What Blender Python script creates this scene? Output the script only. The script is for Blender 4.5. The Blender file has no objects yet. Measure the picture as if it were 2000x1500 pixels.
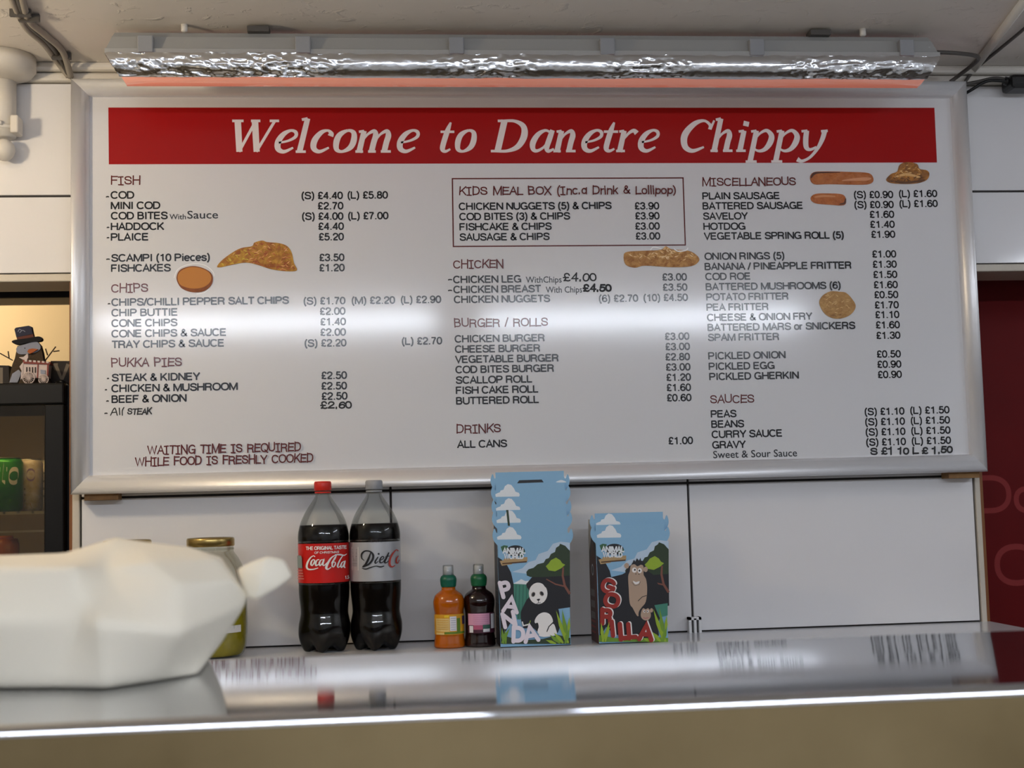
import bpy, bmesh, math, random
from mathutils import Vector, Matrix, noise
from mathutils.geometry import tessellate_polygon

S = bpy.context.scene
COL = S.collection
random.seed(7)
Z0 = 1.303                      # height of the menu board's lower edge above the floor

# ------------------------------------------------------------------ camera
F_PX = 2700.0
CAM = Vector((-0.3167, -2.6892, Z0 - 0.0351))
YAW, PIT, ROL = 0.09634, 0.08481, -0.02646
_fw = Vector((math.sin(YAW) * math.cos(PIT), math.cos(YAW) * math.cos(PIT), math.sin(PIT)))
_r0 = Vector((math.cos(YAW), -math.sin(YAW), 0)); _u0 = _r0.cross(_fw)
_rt = _r0 * math.cos(ROL) + _u0 * math.sin(ROL)
_up = -_r0 * math.sin(ROL) + _u0 * math.cos(ROL)
cd = bpy.data.cameras.new('camera'); cam = bpy.data.objects.new('camera', cd); COL.objects.link(cam)
cd.sensor_width = 36.0; cd.lens = 36.0 * F_PX / 2000.0; cd.clip_start = 0.02; cd.clip_end = 60
m = Matrix.Identity(4)
for i in range(3):
    m[i][0] = _rt[i]; m[i][1] = _up[i]; m[i][2] = -_fw[i]; m[i][3] = CAM[i]
cam.matrix_world = m
cd.dof.use_dof = True; cd.dof.focus_distance = 2.66; cd.dof.aperture_fstop = 4.8
S.camera = cam

# ------------------------------------------------------------------ exposure, world
S.view_settings.view_transform = 'Standard'; S.view_settings.look = 'None'
S.view_settings.exposure = 1.48; S.view_settings.gamma = 1.0; S.view_settings.use_curve_mapping = False
W = bpy.data.worlds.new('world'); S.world = W; W.use_nodes = True
W.node_tree.nodes['Background'].inputs[0].default_value = (0.9, 0.93, 1.0, 1)
W.node_tree.nodes['Background'].inputs[1].default_value = 0.02
TUBE_POWER = 23.0               # radiance of the ceiling tubes in the customer area
END_FILL_POWER = 10.0                # radiance of the unseen tube added to brighten the parcel and counter end
SIDE_POWER = 66.0               # radiance of the warm bulb at the fridge end
BACK_POWER = 24.0               # radiance of the lamp in the back room

# ------------------------------------------------------------------ helpers
def lin(c):
    return tuple(((v / 255) / 12.92 if v / 255 <= 0.04045 else ((v / 255 + 0.055) / 1.055) ** 2.4) for v in c)

def ray(px, py):
    return _fw + _rt * ((px - 1000) / F_PX) + _up * ((750 - py) / F_PX)
def bp(px, py, Y=0.0):          # photo pixel -> point of the vertical plane at depth Y
    d = ray(px, py); return CAM + d * ((Y - CAM.y) / d.y)
def bz(px, py, zr):             # photo pixel -> point of the horizontal plane at height zr above the board's lower edge
    d = ray(px, py); return CAM + d * ((Z0 + zr - CAM.z) / d.z)

MATS = {}
def mat(name, col, rough=0.5, metal=0.0, spec=0.5, coat=0.0, bump=None, var=None, emit=None, trans=0.0, ior=1.45, aniso=0.0):
    """col sRGB 0-255. bump=(scale,strength,detail). var=(scale,col2,contrast)."""
    if name in MATS: return MATS[name]
    M = bpy.data.materials.new(name); M.use_nodes = True; nt = M.node_tree
    b = nt.nodes['Principled BSDF']
    b.inputs['Base Color'].default_value = (*lin(col), 1); b.inputs['Roughness'].default_value = rough
    b.inputs['Metallic'].default_value = metal; b.inputs['Specular IOR Level'].default_value = spec
    b.inputs['Coat Weight'].default_value = coat; b.inputs['Coat Roughness'].default_value = 0.06
    b.inputs['Transmission Weight'].default_value = trans; b.inputs['IOR'].default_value = ior
    if emit:
        b.inputs['Emission Color'].default_value = (*lin(emit[0]), 1); b.inputs['Emission Strength'].default_value = emit[1]
    if bump or var:
        tc = nt.nodes.new('ShaderNodeTexCoord')
    if var:
        n = nt.nodes.new('ShaderNodeTexNoise'); n.inputs['Scale'].default_value = var[0]; n.inputs['Detail'].default_value = 5
        n.inputs['Roughness'].default_value = 0.6
        r = nt.nodes.new('ShaderNodeValToRGB')
        c = var[2] if len(var) > 2 else 0.3
        r.color_ramp.elements[0].position = 0.5 - c / 2; r.color_ramp.elements[1].position = 0.5 + c / 2
        r.color_ramp.elements[0].color = (*lin(col), 1); r.color_ramp.elements[1].color = (*lin(var[1]), 1)
        nt.links.new(tc.outputs['Object'], n.inputs['Vector']); nt.links.new(n.outputs['Fac'], r.inputs[0])
        nt.links.new(r.outputs[0], b.inputs['Base Color'])
    if bump:
        n = nt.nodes.new('ShaderNodeTexNoise'); n.inputs['Scale'].default_value = bump[0]
        n.inputs['Detail'].default_value = bump[2] if len(bump) > 2 else 4
        k = nt.nodes.new('ShaderNodeBump'); k.inputs['Strength'].default_value = bump[1]; k.inputs['Distance'].default_value = 0.01
        nt.links.new(tc.outputs['Object'], n.inputs['Vector']); nt.links.new(n.outputs['Fac'], k.inputs['Height'])
        nt.links.new(k.outputs[0], b.inputs['Normal'])
    MATS[name] = M; return M

def clear_mat(name, tint=(255, 255, 255), refl=0.10, rough=0.03):
    """thin clear plastic or glass: see-through with a fresnel sheen"""
    if name in MATS: return MATS[name]
    M = bpy.data.materials.new(name); M.use_nodes = True; nt = M.node_tree
    nt.nodes.remove(nt.nodes['Principled BSDF']); o = nt.nodes['Material Output']
    t = nt.nodes.new('ShaderNodeBsdfTransparent'); t.inputs[0].default_value = (*lin(tint), 1)
    g = nt.nodes.new('ShaderNodeBsdfGlossy'); g.inputs['Roughness'].default_value = rough
    lw = nt.nodes.new('ShaderNodeLayerWeight'); lw.inputs[0].default_value = 0.25
    ma = nt.nodes.new('ShaderNodeMath'); ma.operation = 'MULTIPLY_ADD'; ma.inputs[1].default_value = 0.4; ma.inputs[2].default_value = refl * 0.3
    mx = nt.nodes.new('ShaderNodeMixShader')
    nt.links.new(lw.outputs['Fresnel'], ma.inputs[0]); nt.links.new(ma.outputs[0], mx.inputs[0])
    nt.links.new(t.outputs[0], mx.inputs[1]); nt.links.new(g.outputs[0], mx.inputs[2]); nt.links.new(mx.outputs[0], o.inputs[0])
    MATS[name] = M; return M

def tag(o, label=None, cat=None, group=None, kind=None):
    if label: o['label'] = label
    if cat: o['category'] = cat
    if group: o['group'] = group
    if kind: o['kind'] = kind
    return o
def put(o, parent):
    if parent is not None:
        o.parent = parent
        q = parent; off = Matrix.Identity(4)
        while q is not None:
            off = Matrix.Translation(q.location) @ off if q.type == 'EMPTY' else off
            q = q.parent
        o.matrix_parent_inverse = off.inverted() if parent.type == 'EMPTY' else Matrix.Identity(4)
        if parent.type != 'EMPTY':
            o.matrix_parent_inverse = Matrix.Identity(4)
    return o
def thing(name, loc, label, cat, group=None):
    o = bpy.data.objects.new(name, None); COL.objects.link(o); o.location = loc; o.empty_display_size = 0.02
    return tag(o, label, cat, group)
def mesh(name, verts, faces, mats, parent=None, smooth=False, idx=None):
    me = bpy.data.meshes.new(name); me.from_pydata([tuple(v) for v in verts], [], faces); me.update()
    if not isinstance(mats, (list, tuple)): mats = [mats]
    for k in mats: me.materials.append(k)
    if idx:
        for p, i in zip(me.polygons, idx): p.material_index = i
    if smooth:
        for p in me.polygons: p.use_smooth = True
    o = bpy.data.objects.new(name, me); COL.objects.link(o)
    return put(o, parent)

BOXF = [(0, 3, 2, 1), (4, 5, 6, 7), (0, 1, 5, 4), (1, 2, 6, 5), (2, 3, 7, 6), (3, 0, 4, 7)]
def boxv(x0, x1, y0, y1, z0, z1):
    return [(x0, y0, z0), (x1, y0, z0), (x1, y1, z0), (x0, y1, z0), (x0, y0, z1), (x1, y0, z1), (x1, y1, z1), (x0, y1, z1)]
def boxes(name, lst, mats, parent=None, bevel=0.0):
    v = []; f = []
    for b in lst:
        n = len(v); v += boxv(*b); f += [tuple(i + n for i in q) for q in BOXF]
    if bevel:
        bm = bmesh.new()
        bv = [bm.verts.new(p) for p in v]
        for q in f: bm.faces.new([bv[i] for i in q])
        bmesh.ops.bevel(bm, geom=list(bm.edges), offset=bevel, segments=2, affect='EDGES', profile=0.5)
        me = bpy.data.meshes.new(name); bm.to_mesh(me); bm.free()
        for k in (mats if isinstance(mats, (list, tuple)) else [mats]): me.materials.append(k)
        o = bpy.data.objects.new(name, me); COL.objects.link(o); return put(o, parent)
    return mesh(name, v, f, mats, parent)

def spline(pts, n=8, closed=False):
    """Catmull-Rom through points of any dimension"""
    P = [tuple(p) for p in pts]; out = []; k = len(P)
    if k < 3 and not closed: return P
    rng = range(k if closed else k - 1)
    for i in rng:
        if closed: p0, p1, p2, p3 = P[(i - 1) % k], P[i], P[(i + 1) % k], P[(i + 2) % k]
        else: p0, p1, p2, p3 = P[max(i - 1, 0)], P[i], P[i + 1], P[min(i + 2, k - 1)]
        for j in range(n):
            t = j / n
            out.append(tuple(0.5 * ((2 * b) + (c - a) * t + (2 * a - 5 * b + 4 * c - d) * t * t + (3 * b - a - 3 * c + d) * t ** 3)
                             for a, b, c, d in zip(p0, p1, p2, p3)))
    if not closed: out.append(P[-1])
    return out

def tube(name, pts, r, mats, parent=None, seg=10, smooth_path=True, cap=True):
    P = [Vector(p) for p in (spline(pts, 6) if smooth_path and len(pts) > 2 else pts)]
    v = []; f = []
    for i, p in enumerate(P):
        t = (P[min(i + 1, len(P) - 1)] - P[max(i - 1, 0)]).normalized()
        a = t.cross(Vector((0, 0, 1)));  a = a if a.length > 1e-3 else t.cross(Vector((1, 0, 0)))
        a.normalize(); b = t.cross(a)
        rr = r[min(i, len(r) - 1)] if isinstance(r, (list, tuple)) else r
        for k in range(seg):
            an = 2 * math.pi * k / seg
            v.append(p + a * (rr * math.cos(an)) + b * (rr * math.sin(an)))
    for i in range(len(P) - 1):
        for k in range(seg):
            f.append((i * seg + k, i * seg + (k + 1) % seg, (i + 1) * seg + (k + 1) % seg, (i + 1) * seg + k))
    if cap:
        f.append(tuple(range(seg))[::-1]); f.append(tuple((len(P) - 1) * seg + k for k in range(seg)))
    return mesh(name, v, f, mats, parent, smooth=True)

def lathe(name, prof, c, mats, parent=None, seg=48, mod=None, cap=True, smooth=True):
    """prof: [(r,z)...] from bottom to top, around the vertical axis through c (z absolute)"""
    v = []; f = []
    for r, z in prof:
        for k in range(seg):
            a = 2 * math.pi * k / seg
            rr, zz = (mod(r, z, a) if mod else (r, z))
            v.append((c[0] + rr * math.sin(a), c[1] - rr * math.cos(a), zz))
    n = len(prof)
    for i in range(n - 1):
        for k in range(seg):
            f.append((i * seg + k, i * seg + (k + 1) % seg, (i + 1) * seg + (k + 1) % seg, (i + 1) * seg + k))
    if cap:
        f.append(tuple(range(seg))[::-1]); f.append(tuple((n - 1) * seg + k for k in range(seg)))
    return mesh(name, v, f, mats, parent, smooth=smooth)

def slab(name, poly, Y, thick, mats, parent=None):
    """photo outline -> plate at depth Y (front face) with a real thickness"""
    P = [bp(x, y, Y) for x, y in poly]; n = len(P)
    v = P + [p + Vector((0, thick, 0)) for p in P]
    tri = tessellate_polygon([[Vector((p.x, p.z, 0)) for p in P]])
    f = [tuple(t) for t in tri] + [tuple(i + n for i in t[::-1]) for t in tri]
    f += [(i, (i + 1) % n, (i + 1) % n + n, i + n) for i in range(n)]
    o = mesh(name, v, f, mats, parent)
    bm = bmesh.new(); bm.from_mesh(o.data); bmesh.ops.recalc_face_normals(bm, faces=bm.faces); bm.to_mesh(o.data); bm.free()
    return o

# ------------------------------------------------------------------ flat print: ribbons and fills in 2D, mapped to a surface
class Art:
    def __init__(self, fmap, step=2e-5, base=1.5e-4):
        self.v = []; self.f = []; self.i = []; self.m = []; self.map = fmap; self.h = base; self.step = step
    def slot(self, M):
        if M not in self.m: self.m.append(M)
        return self.m.index(M)
    def raw(self, pts, faces, M):
        n = len(self.v); self.v += [self.map(x, y, self.h) for x, y in pts]
        self.f += [tuple(i + n for i in q) for q in faces]; self.i += [self.slot(M)] * len(faces); self.h += self.step
    def fill(self, poly, M, smooth=0, closed=True):
        if smooth: poly = spline(poly, smooth, True)
        tri = tessellate_polygon([[Vector((x, y, 0)) for x, y in poly]])
        out = []
        for t in tri:
            a, b, c = (poly[i] for i in t)
            s = (b[0] - a[0]) * (c[1] - a[1]) - (b[1] - a[1]) * (c[0] - a[0])
            out.append(tuple(t))
        self.raw(poly, out, M)
    def ell(self, cx, cy, rx, ry, M, rot=0, n=28):
        c, s = math.cos(rot), math.sin(rot)
        self.fill([(cx + rx * math.cos(a) * c - ry * math.sin(a) * s, cy + rx * math.cos(a) * s + ry * math.sin(a) * c)
                   for a in (2 * math.pi * k / n for k in range(n))], M)
    def stroke(self, pts, M, w=None, closed=False, cap='butt'):
        P = [(p[0], p[1], (p[2] if len(p) > 2 else w)) for p in pts]
        Q = []
        for p in P:
            if not Q or abs(p[0] - Q[-1][0]) + abs(p[1] - Q[-1][1]) > 1e-6: Q.append(p)
        if closed and len(Q) > 2 and abs(Q[0][0] - Q[-1][0]) + abs(Q[0][1] - Q[-1][1]) < 1e-6: Q.pop()
        n = len(Q)
        if n < 2: return
        pts2 = []; faces = []
        for i in range(n):
            a = Q[(i - 1) % n] if closed or i > 0 else None
            b = Q[(i + 1) % n] if closed or i < n - 1 else None
            x, y, ww = Q[i]
            def nrm(p, q):
                dx, dy = q[0] - p[0], q[1] - p[1]; L = math.hypot(dx, dy) or 1; return (-dy / L, dx / L)
            if a is None: nx, ny = nrm(Q[i], b); k = 1
            elif b is None: nx, ny = nrm(a, Q[i]); k = 1
            else:
                n1, n2 = nrm(a, Q[i]), nrm(Q[i], b); nx, ny = n1[0] + n2[0], n1[1] + n2[1]; L = math.hypot(nx, ny)
                if L < 0.2: nx, ny = n1; k = 1
                else: nx, ny = nx / L, ny / L; k = min(1 / max(nx * n1[0] + ny * n1[1], 0.3), 1.9)
            pts2 += [(x + nx * ww / 2 * k, y + ny * ww / 2 * k), (x - nx * ww / 2 * k, y - ny * ww / 2 * k)]
        for i in range(n if closed else n - 1):
            j = (i + 1) % n
            faces.append((2 * i, 2 * i + 1, 2 * j + 1, 2 * j))
        self.raw(pts2, faces, M)
        if cap == 'round' and not closed:
            for e in (Q[0], Q[-1]):
                self.ell(e[0], e[1], e[2] / 2, e[2] / 2, M, n=10)
    def build(self, name, parent=None):
        o = mesh(name, self.v, self.f, self.m or [MATS['ink']], parent, idx=self.i)
        return o

# ------------------------------------------------------------------ a grotesque letter skeleton (cap height 1)
def arc(cx, cy, rx, ry, a0, a1, n=14, p=2.25):
    out = []
    for k in range(n + 1):
        a = math.radians(a0 + (a1 - a0) * k / n); c, s = math.cos(a), math.sin(a)
        out.append((cx + rx * math.copysign(abs(c) ** (2 / p), c), cy + ry * math.copysign(abs(s) ** (2 / p), s)))
    return out
def sp(*p): return spline(p, 6)
G = {}
def g(ch, adv, *st): G[ch] = (adv, st)
g('A', .93, [(.05, 0), (.46, .95), (.87, 0)], [(.2, .34), (.72, .34)])
g('B', .93, [(.11, 0), (.11, 1)], [(.11, .93), (.45, .93)] + arc(.45, .735, .27, .195, 90, -90) + [(.11, .54)], [(.11, .54), (.48, .54)] + arc(.48, .305, .31, .235, 90, -90) + [(.11, .07)])
g('C', 1.0, arc(.51, .5, .42, .44, 38, 322, 22))
g('D', 1.0, [(.11, 0), (.11, 1)], [(.11, .93), (.4, .93)] + arc(.4, .5, .46, .43, 90, -90, 18) + [(.11, .07)])
g('E', .92, [(.11, 0), (.11, 1)], [(.11, .93), (.8, .93)], [(.11, .52), (.75, .52)], [(.11, .07), (.82, .07)])
g('F', .85, [(.11, 0), (.11, 1)], [(.11, .93), (.78, .93)], [(.11, .5), (.7, .5)])
g('G', 1.08, arc(.53, .5, .43, .44, 40, 345, 22), [(.56, .45), (.95, .45)], [(.93, .48), (.93, 0)])
g('H', 1.0, [(.11, 0), (.11, 1)], [(.87, 0), (.87, 1)], [(.11, .52), (.87, .52)])
g('I', .39, [(.19, 0), (.19, 1)])
g('K', .93, [(.11, 0), (.11, 1)], [(.82, 1), (.12, .34)], [(.36, .56), (.86, 0)])
g('L', .78, [(.11, 0), (.11, 1)], [(.11, .07), (.74, .07)])
g('M', 1.16, [(.11, 0), (.11, 1)], [(1.04, 0), (1.04, 1)], [(.13, .97), (.575, .06), (1.02, .97)])
g('N', 1.0, [(.11, 0), (.11, 1)], [(.88, 0), (.88, 1)], [(.12, .97), (.87, .03)])
g('O', 1.08, arc(.54, .5, .45, .44, 0, 360, 30))
g('P', .93, [(.11, 0), (.11, 1)], [(.11, .93), (.5, .93)] + arc(.5, .695, .3, .235, 90, -90) + [(.11, .46)])
g('Q', 1.08, arc(.54, .5, .45, .44, 0, 360, 30), [(.6, .25), (.98, -.05)])
g('R', 1.0, [(.11, 0), (.11, 1)], [(.11, .93), (.52, .93)] + arc(.52, .71, .3, .22, 90, -90) + [(.11, .49)], sp((.5, .49), (.72, .42), (.79, .25), (.81, .08), (.86, 0)))
g('S', .93, sp((.81, .70), (.74, .87), (.46, .94), (.2, .87), (.14, .71), (.24, .58), (.48, .52), (.74, .43), (.82, .26), (.72, .11), (.46, .06), (.18, .13), (.1, .32)))
g('T', .85, [(.02, .93), (.83, .93)], [(.425, 0), (.425, .95)])
g('U', 1.0, [(.11, 1), (.11, .38)] + arc(.49, .38, .38, .32, 180, 360) + [(.87, 1)])
g('V', .93, [(.05, 1), (.465, .05), (.88, 1)])
g('W', 1.31, [(.05, 1), (.34, .05), (.65, .95), (.96, .05), (1.26, 1)])
g('X', .93, [(.06, 0), (.86, 1)], [(.06, 1), (.86, 0)])
g('Y', .93, [(.05, 1), (.46, .43), (.87, 1)], [(.46, .45), (.46, 0)])
g('0', .77, arc(.385, .5, .29, .44, 0, 360, 24))
g('1', .77, [(.45, 0), (.45, 1)], sp((.46, .93), (.36, .80), (.14, .76)))
g('2', .77, sp((.11, .66), (.18, .86), (.4, .94), (.62, .85), (.67, .68), (.56, .5), (.28, .29), (.12, .09)), [(.09, .07), (.7, .07)])
g('3', .77, sp((.11, .72), (.2, .88), (.39, .94), (.6, .86), (.63, .7), (.53, .56), (.33, .52)), sp((.33, .52), (.58, .46), (.67, .3), (.58, .12), (.38, .06), (.18, .12), (.09, .3)))
g('4', .77, [(.54, 0), (.54, 1)], [(.52, .93), (.1, .3), (.72, .3)])
g('5', .77, [(.65, .93), (.22, .93), (.15, .5)], sp((.15, .5), (.36, .6), (.6, .53), (.67, .33), (.57, .12), (.36, .06), (.17, .12), (.1, .27)))
g('6', .77, sp((.65, .75), (.57, .89), (.4, .94), (.19, .82), (.1, .5), (.14, .2), (.38, .06), (.62, .15), (.67, .33), (.58, .53), (.38, .6), (.19, .5), (.12, .36)))
g('7', .77, [(.07, .93), (.68, .93)], sp((.66, .9), (.46, .6), (.34, .28), (.29, 0)))
g('8', .77, arc(.385, .735, .23, .205, 0, 360, 20), arc(.385, .29, .28, .23, 0, 360, 20))
g('9', .77, [(.77 - x, 1 - y) for x, y in G['6'][1][0]])
g('£', .77, sp((.68, .72), (.6, .88), (.42, .94), (.24, .85), (.2, .7), (.26, .5), (.27, .3), (.1, .09)), [(.06, .46), (.56, .46)], sp((.1, .09), (.3, .11), (.52, .06), (.7, .13)))
g('(', .46, sp((.38, 1.05), (.2, .75), (.16, .42), (.2, .08), (.38, -.22)))
g(')', .46, sp((.08, 1.05), (.26, .75), (.3, .42), (.26, .08), (.08, -.22)))
g('&', .93, sp((.86, .02), (.34, .6), (.26, .78), (.38, .94), (.54, .86), (.52, .7), (.26, .5), (.11, .27), (.22, .1), (.4, .06), (.62, .16), (.8, .46)))
g('/', .39, [(.0, -.02), (.38, 1.02)])
g('.', .39, [(.19, 0), (.19, .15)])
g("'", .27, [(.13, .7), (.13, 1)])
g('-', .46, [(.06, .36), (.4, .36)])
g(' ', .39)
g('i', .31, [(.155, 0), (.155, .73)], [(.155, .86), (.155, 1)])
g('l', .31, [(.155, 0), (.155, 1)])
g('e', .77, [(.1, .38), (.66, .38)], arc(.385, .37, .29, .32, 0, 318, 18))
g('c', .7, arc(.385, .37, .29, .32, 45, 315, 16))
g('o', .77, arc(.385, .37, .29, .32, 0, 360, 22))
g('s', .7, [(x * .74, y * .74) for x, y in G['S'][1][0]])
g('r', .48, [(.11, 0), (.11, .73)], sp((.11, .42), (.22, .62), (.42, .67)))
g('n', .77, [(.11, 0), (.11, .73)], [(.11, .4)] + arc(.38, .4, .27, .28, 180, 0) + [(.65, 0)])
g('a', .77, arc(.36, .35, .26, .29, 0, 360, 20), [(.64, .73), (.64, 0)])
g('k', .7, [(.11, 0), (.11, 1)], [(.6, .73), (.12, .26)], [(.3, .44), (.64, 0)])
g('p', .77, [(.11, -.3), (.11, .73)], arc(.4, .36, .27, .31, 0, 360, 20))
g('t', .42, [(.2, .95), (.2, .15), (.36, .06)], [(.02, .68), (.4, .68)])

def text_extent(s, font=G):
    return sum(font[c][0] for c in s)
ADV_C = {'I': .74, ' ': .62, 'W': 1.36, '.': .45}
def draw_text(A, s, x0, y0, x1, cap, M, wt=.15, style='print', shear=0.0, rnd=None, weights=None):
    """lay s from x0 to x1 on baseline y0 with capital height cap (surface units)"""
    comic = style == 'comic'
    tot = sum(ADV_C.get(c, G[c][0]) if comic else G[c][0] for c in s)
    kx = (x1 - x0) / max(tot - .12, .2)
    x = -.06
    for n, ch in enumerate(s):
        adv, st = G[ch]
        if comic: adv = ADV_C.get(ch, adv)
        if comic and ch == 'I': st = ([(.36, 0), (.38, 1)], [(.10, .97), (.64, 1.0)], [(.08, .02), (.62, .0)])
        rr = random.Random(ord(ch) * 7 + (n if style == 'hand' else 0))
        dy = (rr.uniform(-.05, .05) if style != 'print' else 0); sh = shear + (rr.uniform(-.06, .09) if style != 'print' else 0)
        sc = 1 + (rr.uniform(-.06, .08) if style != 'print' else 0)
        for q in st:
            pts = [(x0 + kx * (x + px + sh * py), y0 + cap * (py * sc + dy)) for px, py in q]
            A.stroke(pts, M, wt * cap, closed=(len(q) > 12 and math.dist(q[0], q[-1]) < 1e-3), cap='butt' if style == 'print' else 'round')
        x += adv

# heavy swash italic used for the banner title: variable-width strokes (x, y, width)
T = {}
def tg(ch, adv, *st): T[ch] = (adv, st)
SF = .065
tg('W', 1.16, [(.10, .97, .16), (.34, .03, .15)], [(.33, .03, .07), (.56, .95, .07)], [(.54, .97, .16), (.78, .03, .15)], [(.77, .03, .07), (1.05, .96, .07)],
   [(-.04, .965, SF), (.25, .965, SF)], [(.44, .965, SF), (.68, .965, SF)], [(.92, .965, SF), (1.16, .965, SF)])
tg('e', .60, spline([(.13, .30, .05), (.36, .36, .06), (.52, .48, .08), (.50, .62, .09), (.36, .67, .07), (.20, .56, .12), (.11, .34, .15), (.15, .12, .14), (.32, .03, .09), (.53, .15, .05)], 6))
tg('l', .32, [(.12, 1.04, .13), (.12, .02, .14)], [(-.02, 1.0, .07), (.12, 1.035, .07)], [(.02, .03, SF), (.28, .03, SF)])
tg('c', .58, spline([(.50, .50, .14), (.50, .58, .12), (.40, .67, .06), (.24, .61, .11), (.12, .38, .15), (.14, .14, .14), (.31, .03, .09), (.53, .15, .05)], 6))
tg('o', .66, spline([(.34, .67, .07), (.16, .55, .13), (.11, .34, .15), (.16, .1, .12), (.32, .03, .07), (.50, .15, .13), (.55, .36, .15), (.50, .6, .12)], 5, True) + [(.34, .67, .07)])
_arch = lambda d: spline([(.13 + d, .38, .05), (.22 + d, .56, .06), (.36 + d, .65, .10), (.43 + d, .52, .14), (.42 + d, .3, .14), (.42 + d, .02, .14)], 5)
tg('m', 1.0, [(.10, .66, .13), (.10, .0, .14)], [(-.03, .63, SF), (.1, .655, SF)], _arch(0), _arch(.33), [(.0, .03, SF), (.2, .03, SF)], [(.33, .03, SF), (.53, .03, SF)], [(.66, .03, SF), (.92, .03, SF)])
tg('n', .68, [(.10, .66, .13), (.10, .0, .14)], [(-.03, .63, SF), (.1, .655, SF)], _arch(0), [(.0, .03, SF), (.2, .03, SF)], [(.34, .03, SF), (.6, .03, SF)])
tg('h', .68, [(.10, 1.04, .13), (.10, .0, .14)], [(-.03, 1.0, .07), (.1, 1.035, .07)], _arch(0), [(.0, .03, SF), (.2, .03, SF)], [(.34, .03, SF), (.6, .03, SF)])
tg('i', .34, [(.12, .66, .13), (.12, .02, .14)], [(-.02, .63, SF), (.12, .655, SF)], [(.02, .03, SF), (.28, .03, SF)], [(.14, .80, .145), (.14, .95, .145)])
tg('t', .42, spline([(.2, .92, .05), (.16, .66, .13), (.13, .3, .14), (.14, .1, .13), (.24, .03, .08), (.36, .1, .05)], 5), [(-.03, .63, .065), (.36, .63, .065)])
tg('D', .98, [(.18, .99, .16), (.18, .01, .16)], spline([(.1, .96, .07), (.45, .96, .08), (.72, .8, .14), (.80, .5, .17), (.70, .18, .14), (.44, .04, .08), (.1, .04, .07)], 6), [(.0, .965, SF), (.2, .965, SF)], [(.0, .035, SF), (.2, .035, SF)])
tg('a', .70, spline([(.52, .60, .06), (.36, .67, .07), (.19, .55, .12), (.10, .3, .15), (.14, .1, .12), (.26, .04, .08), (.42, .16, .06), (.50, .36, .06)], 6), spline([(.55, .68, .12), (.52, .4, .14), (.50, .14, .13), (.57, .03, .09), (.70, .10, .05)], 5))
tg('r', .52, [(.10, .66, .13), (.10, .0, .14)], [(-.03, .63, SF), (.1, .655, SF)], spline([(.13, .38, .05), (.24, .58, .07), (.36, .66, .10), (.46, .58, .14)], 5), [(.0, .03, SF), (.24, .03, SF)])
tg('C', .90, spline([(.76, .70, .09), (.74, .84, .08), (.56, .97, .07), (.34, .9, .12), (.16, .66, .16), (.11, .42, .17), (.2, .15, .15), (.42, .03, .10), (.70, .15, .05)], 6), [(.83, .98, .05), (.77, .70, .07)])
tg('p', .70, [(.12, .66, .13), (.12, -.33, .14)], [(-.02, .63, SF), (.12, .655, SF)], spline([(.13, .4, .05), (.24, .58, .06), (.40, .66, .09), (.56, .5, .14), (.56, .28, .15), (.46, .08, .11), (.3, .02, .07), (.14, .1, .05)], 6), [(.0, -.31, SF), (.3, -.31, SF)])
tg('y', .68, spline([(.10, .66, .13), (.12, .4, .14), (.18, .14, .13), (.3, .06, .08), (.46, .14, .06)], 5), spline([(.60, .66, .13), (.58, .4, .12), (.50, .1, .09), (.34, -.18, .07), (.14, -.30, .08), (.0, -.24, .13)], 5), [(-.04, .635, SF), (.12, .655, SF)], [(.50, .635, SF), (.68, .655, SF)])
def draw_title(A, s, x0, y0, x1, cap, M, shear=.25):
    tot = sum(T[c][0] for c in s); kx = (x1 - x0 - shear * cap * .7) / (tot - .08)
    x = 0
    for ch in s:
        adv, st = T[ch]
        for q in st:
            A.stroke([(x0 + kx * (x + a) + shear * cap * b, y0 + cap * b, w * 1.1 * (kx * .6 + cap * .4)) for a, b, w in q], M)
        x += adv

# ------------------------------------------------------------------ materials
mat('ink', (24, 25, 30), .14)
mat('maroon_ink', (92, 28, 28), .14)
mat('marker', (18, 18, 20), .5)
mat('note_ink', (34, 34, 40), .25)
mat('board_white', (212, 213, 216), .105, spec=.55)
mat('banner_red', (156, 14, 16), .2, spec=.3)
mat('banner_white', (226, 220, 218), .25)
mat('aluminium', (228, 228, 230), .36, metal=.45)
mat('lip_grey', (120, 122, 126), .5)
mat('timber', (150, 112, 66), .65, var=(30, (118, 84, 46), .5))
mat('tile_white', (222, 221, 222), .09, spec=.5)
mat('grout', (62, 58, 56), .8)
mat('worktop_white', (206, 208, 212), .16, spec=.5)
mat('trim_cream', (196, 188, 174), .5, bump=(60, .1))
mat('trim_brown', (122, 74, 32), .5)
mat('paint_white', (212, 207, 198), .38, bump=(40, .08))
mat('cable_grey', (150, 142, 130), .5)
mat('cable_black', (16, 16, 17), .45)
mat('cable_dark', (74, 70, 66), .5)
mat('housing', (150, 150, 148), .42, bump=(200, .02))
mat('clip_grey', (140, 142, 146), .35)
mat('foil', (226, 229, 234), .2, metal=1.0, bump=(90, .08, 3))
mat('diffuser', (214, 150, 132), .10, spec=.8, emit=((255, 150, 122), .08))  # salmon colour and faint glow painted in for the red banner's reflection
mat('steel', (202, 205, 210), .05, metal=1.0)
mat('steel_front', (160, 142, 106), .38, metal=.6, var=(2.0, (108, 92, 60), .5))  # beige tint painted in for the warm room mirrored in the steel
mat('floor_tile', (142, 136, 126), .4, var=(3, (126, 120, 110), .5))
mat('room_wall', (204, 203, 202), .7)
mat('cream_wall', (240, 226, 198), .8)
mat('dark_timber', (40, 28, 26), .5)
mat('door_red', (104, 14, 16), .55, spec=.15, var=(5, (92, 12, 15), .5))
mat('door_letter', (138, 50, 50), .6, spec=.15)
mat('fridge_black', (13, 13, 14), .45, spec=.25)
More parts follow.
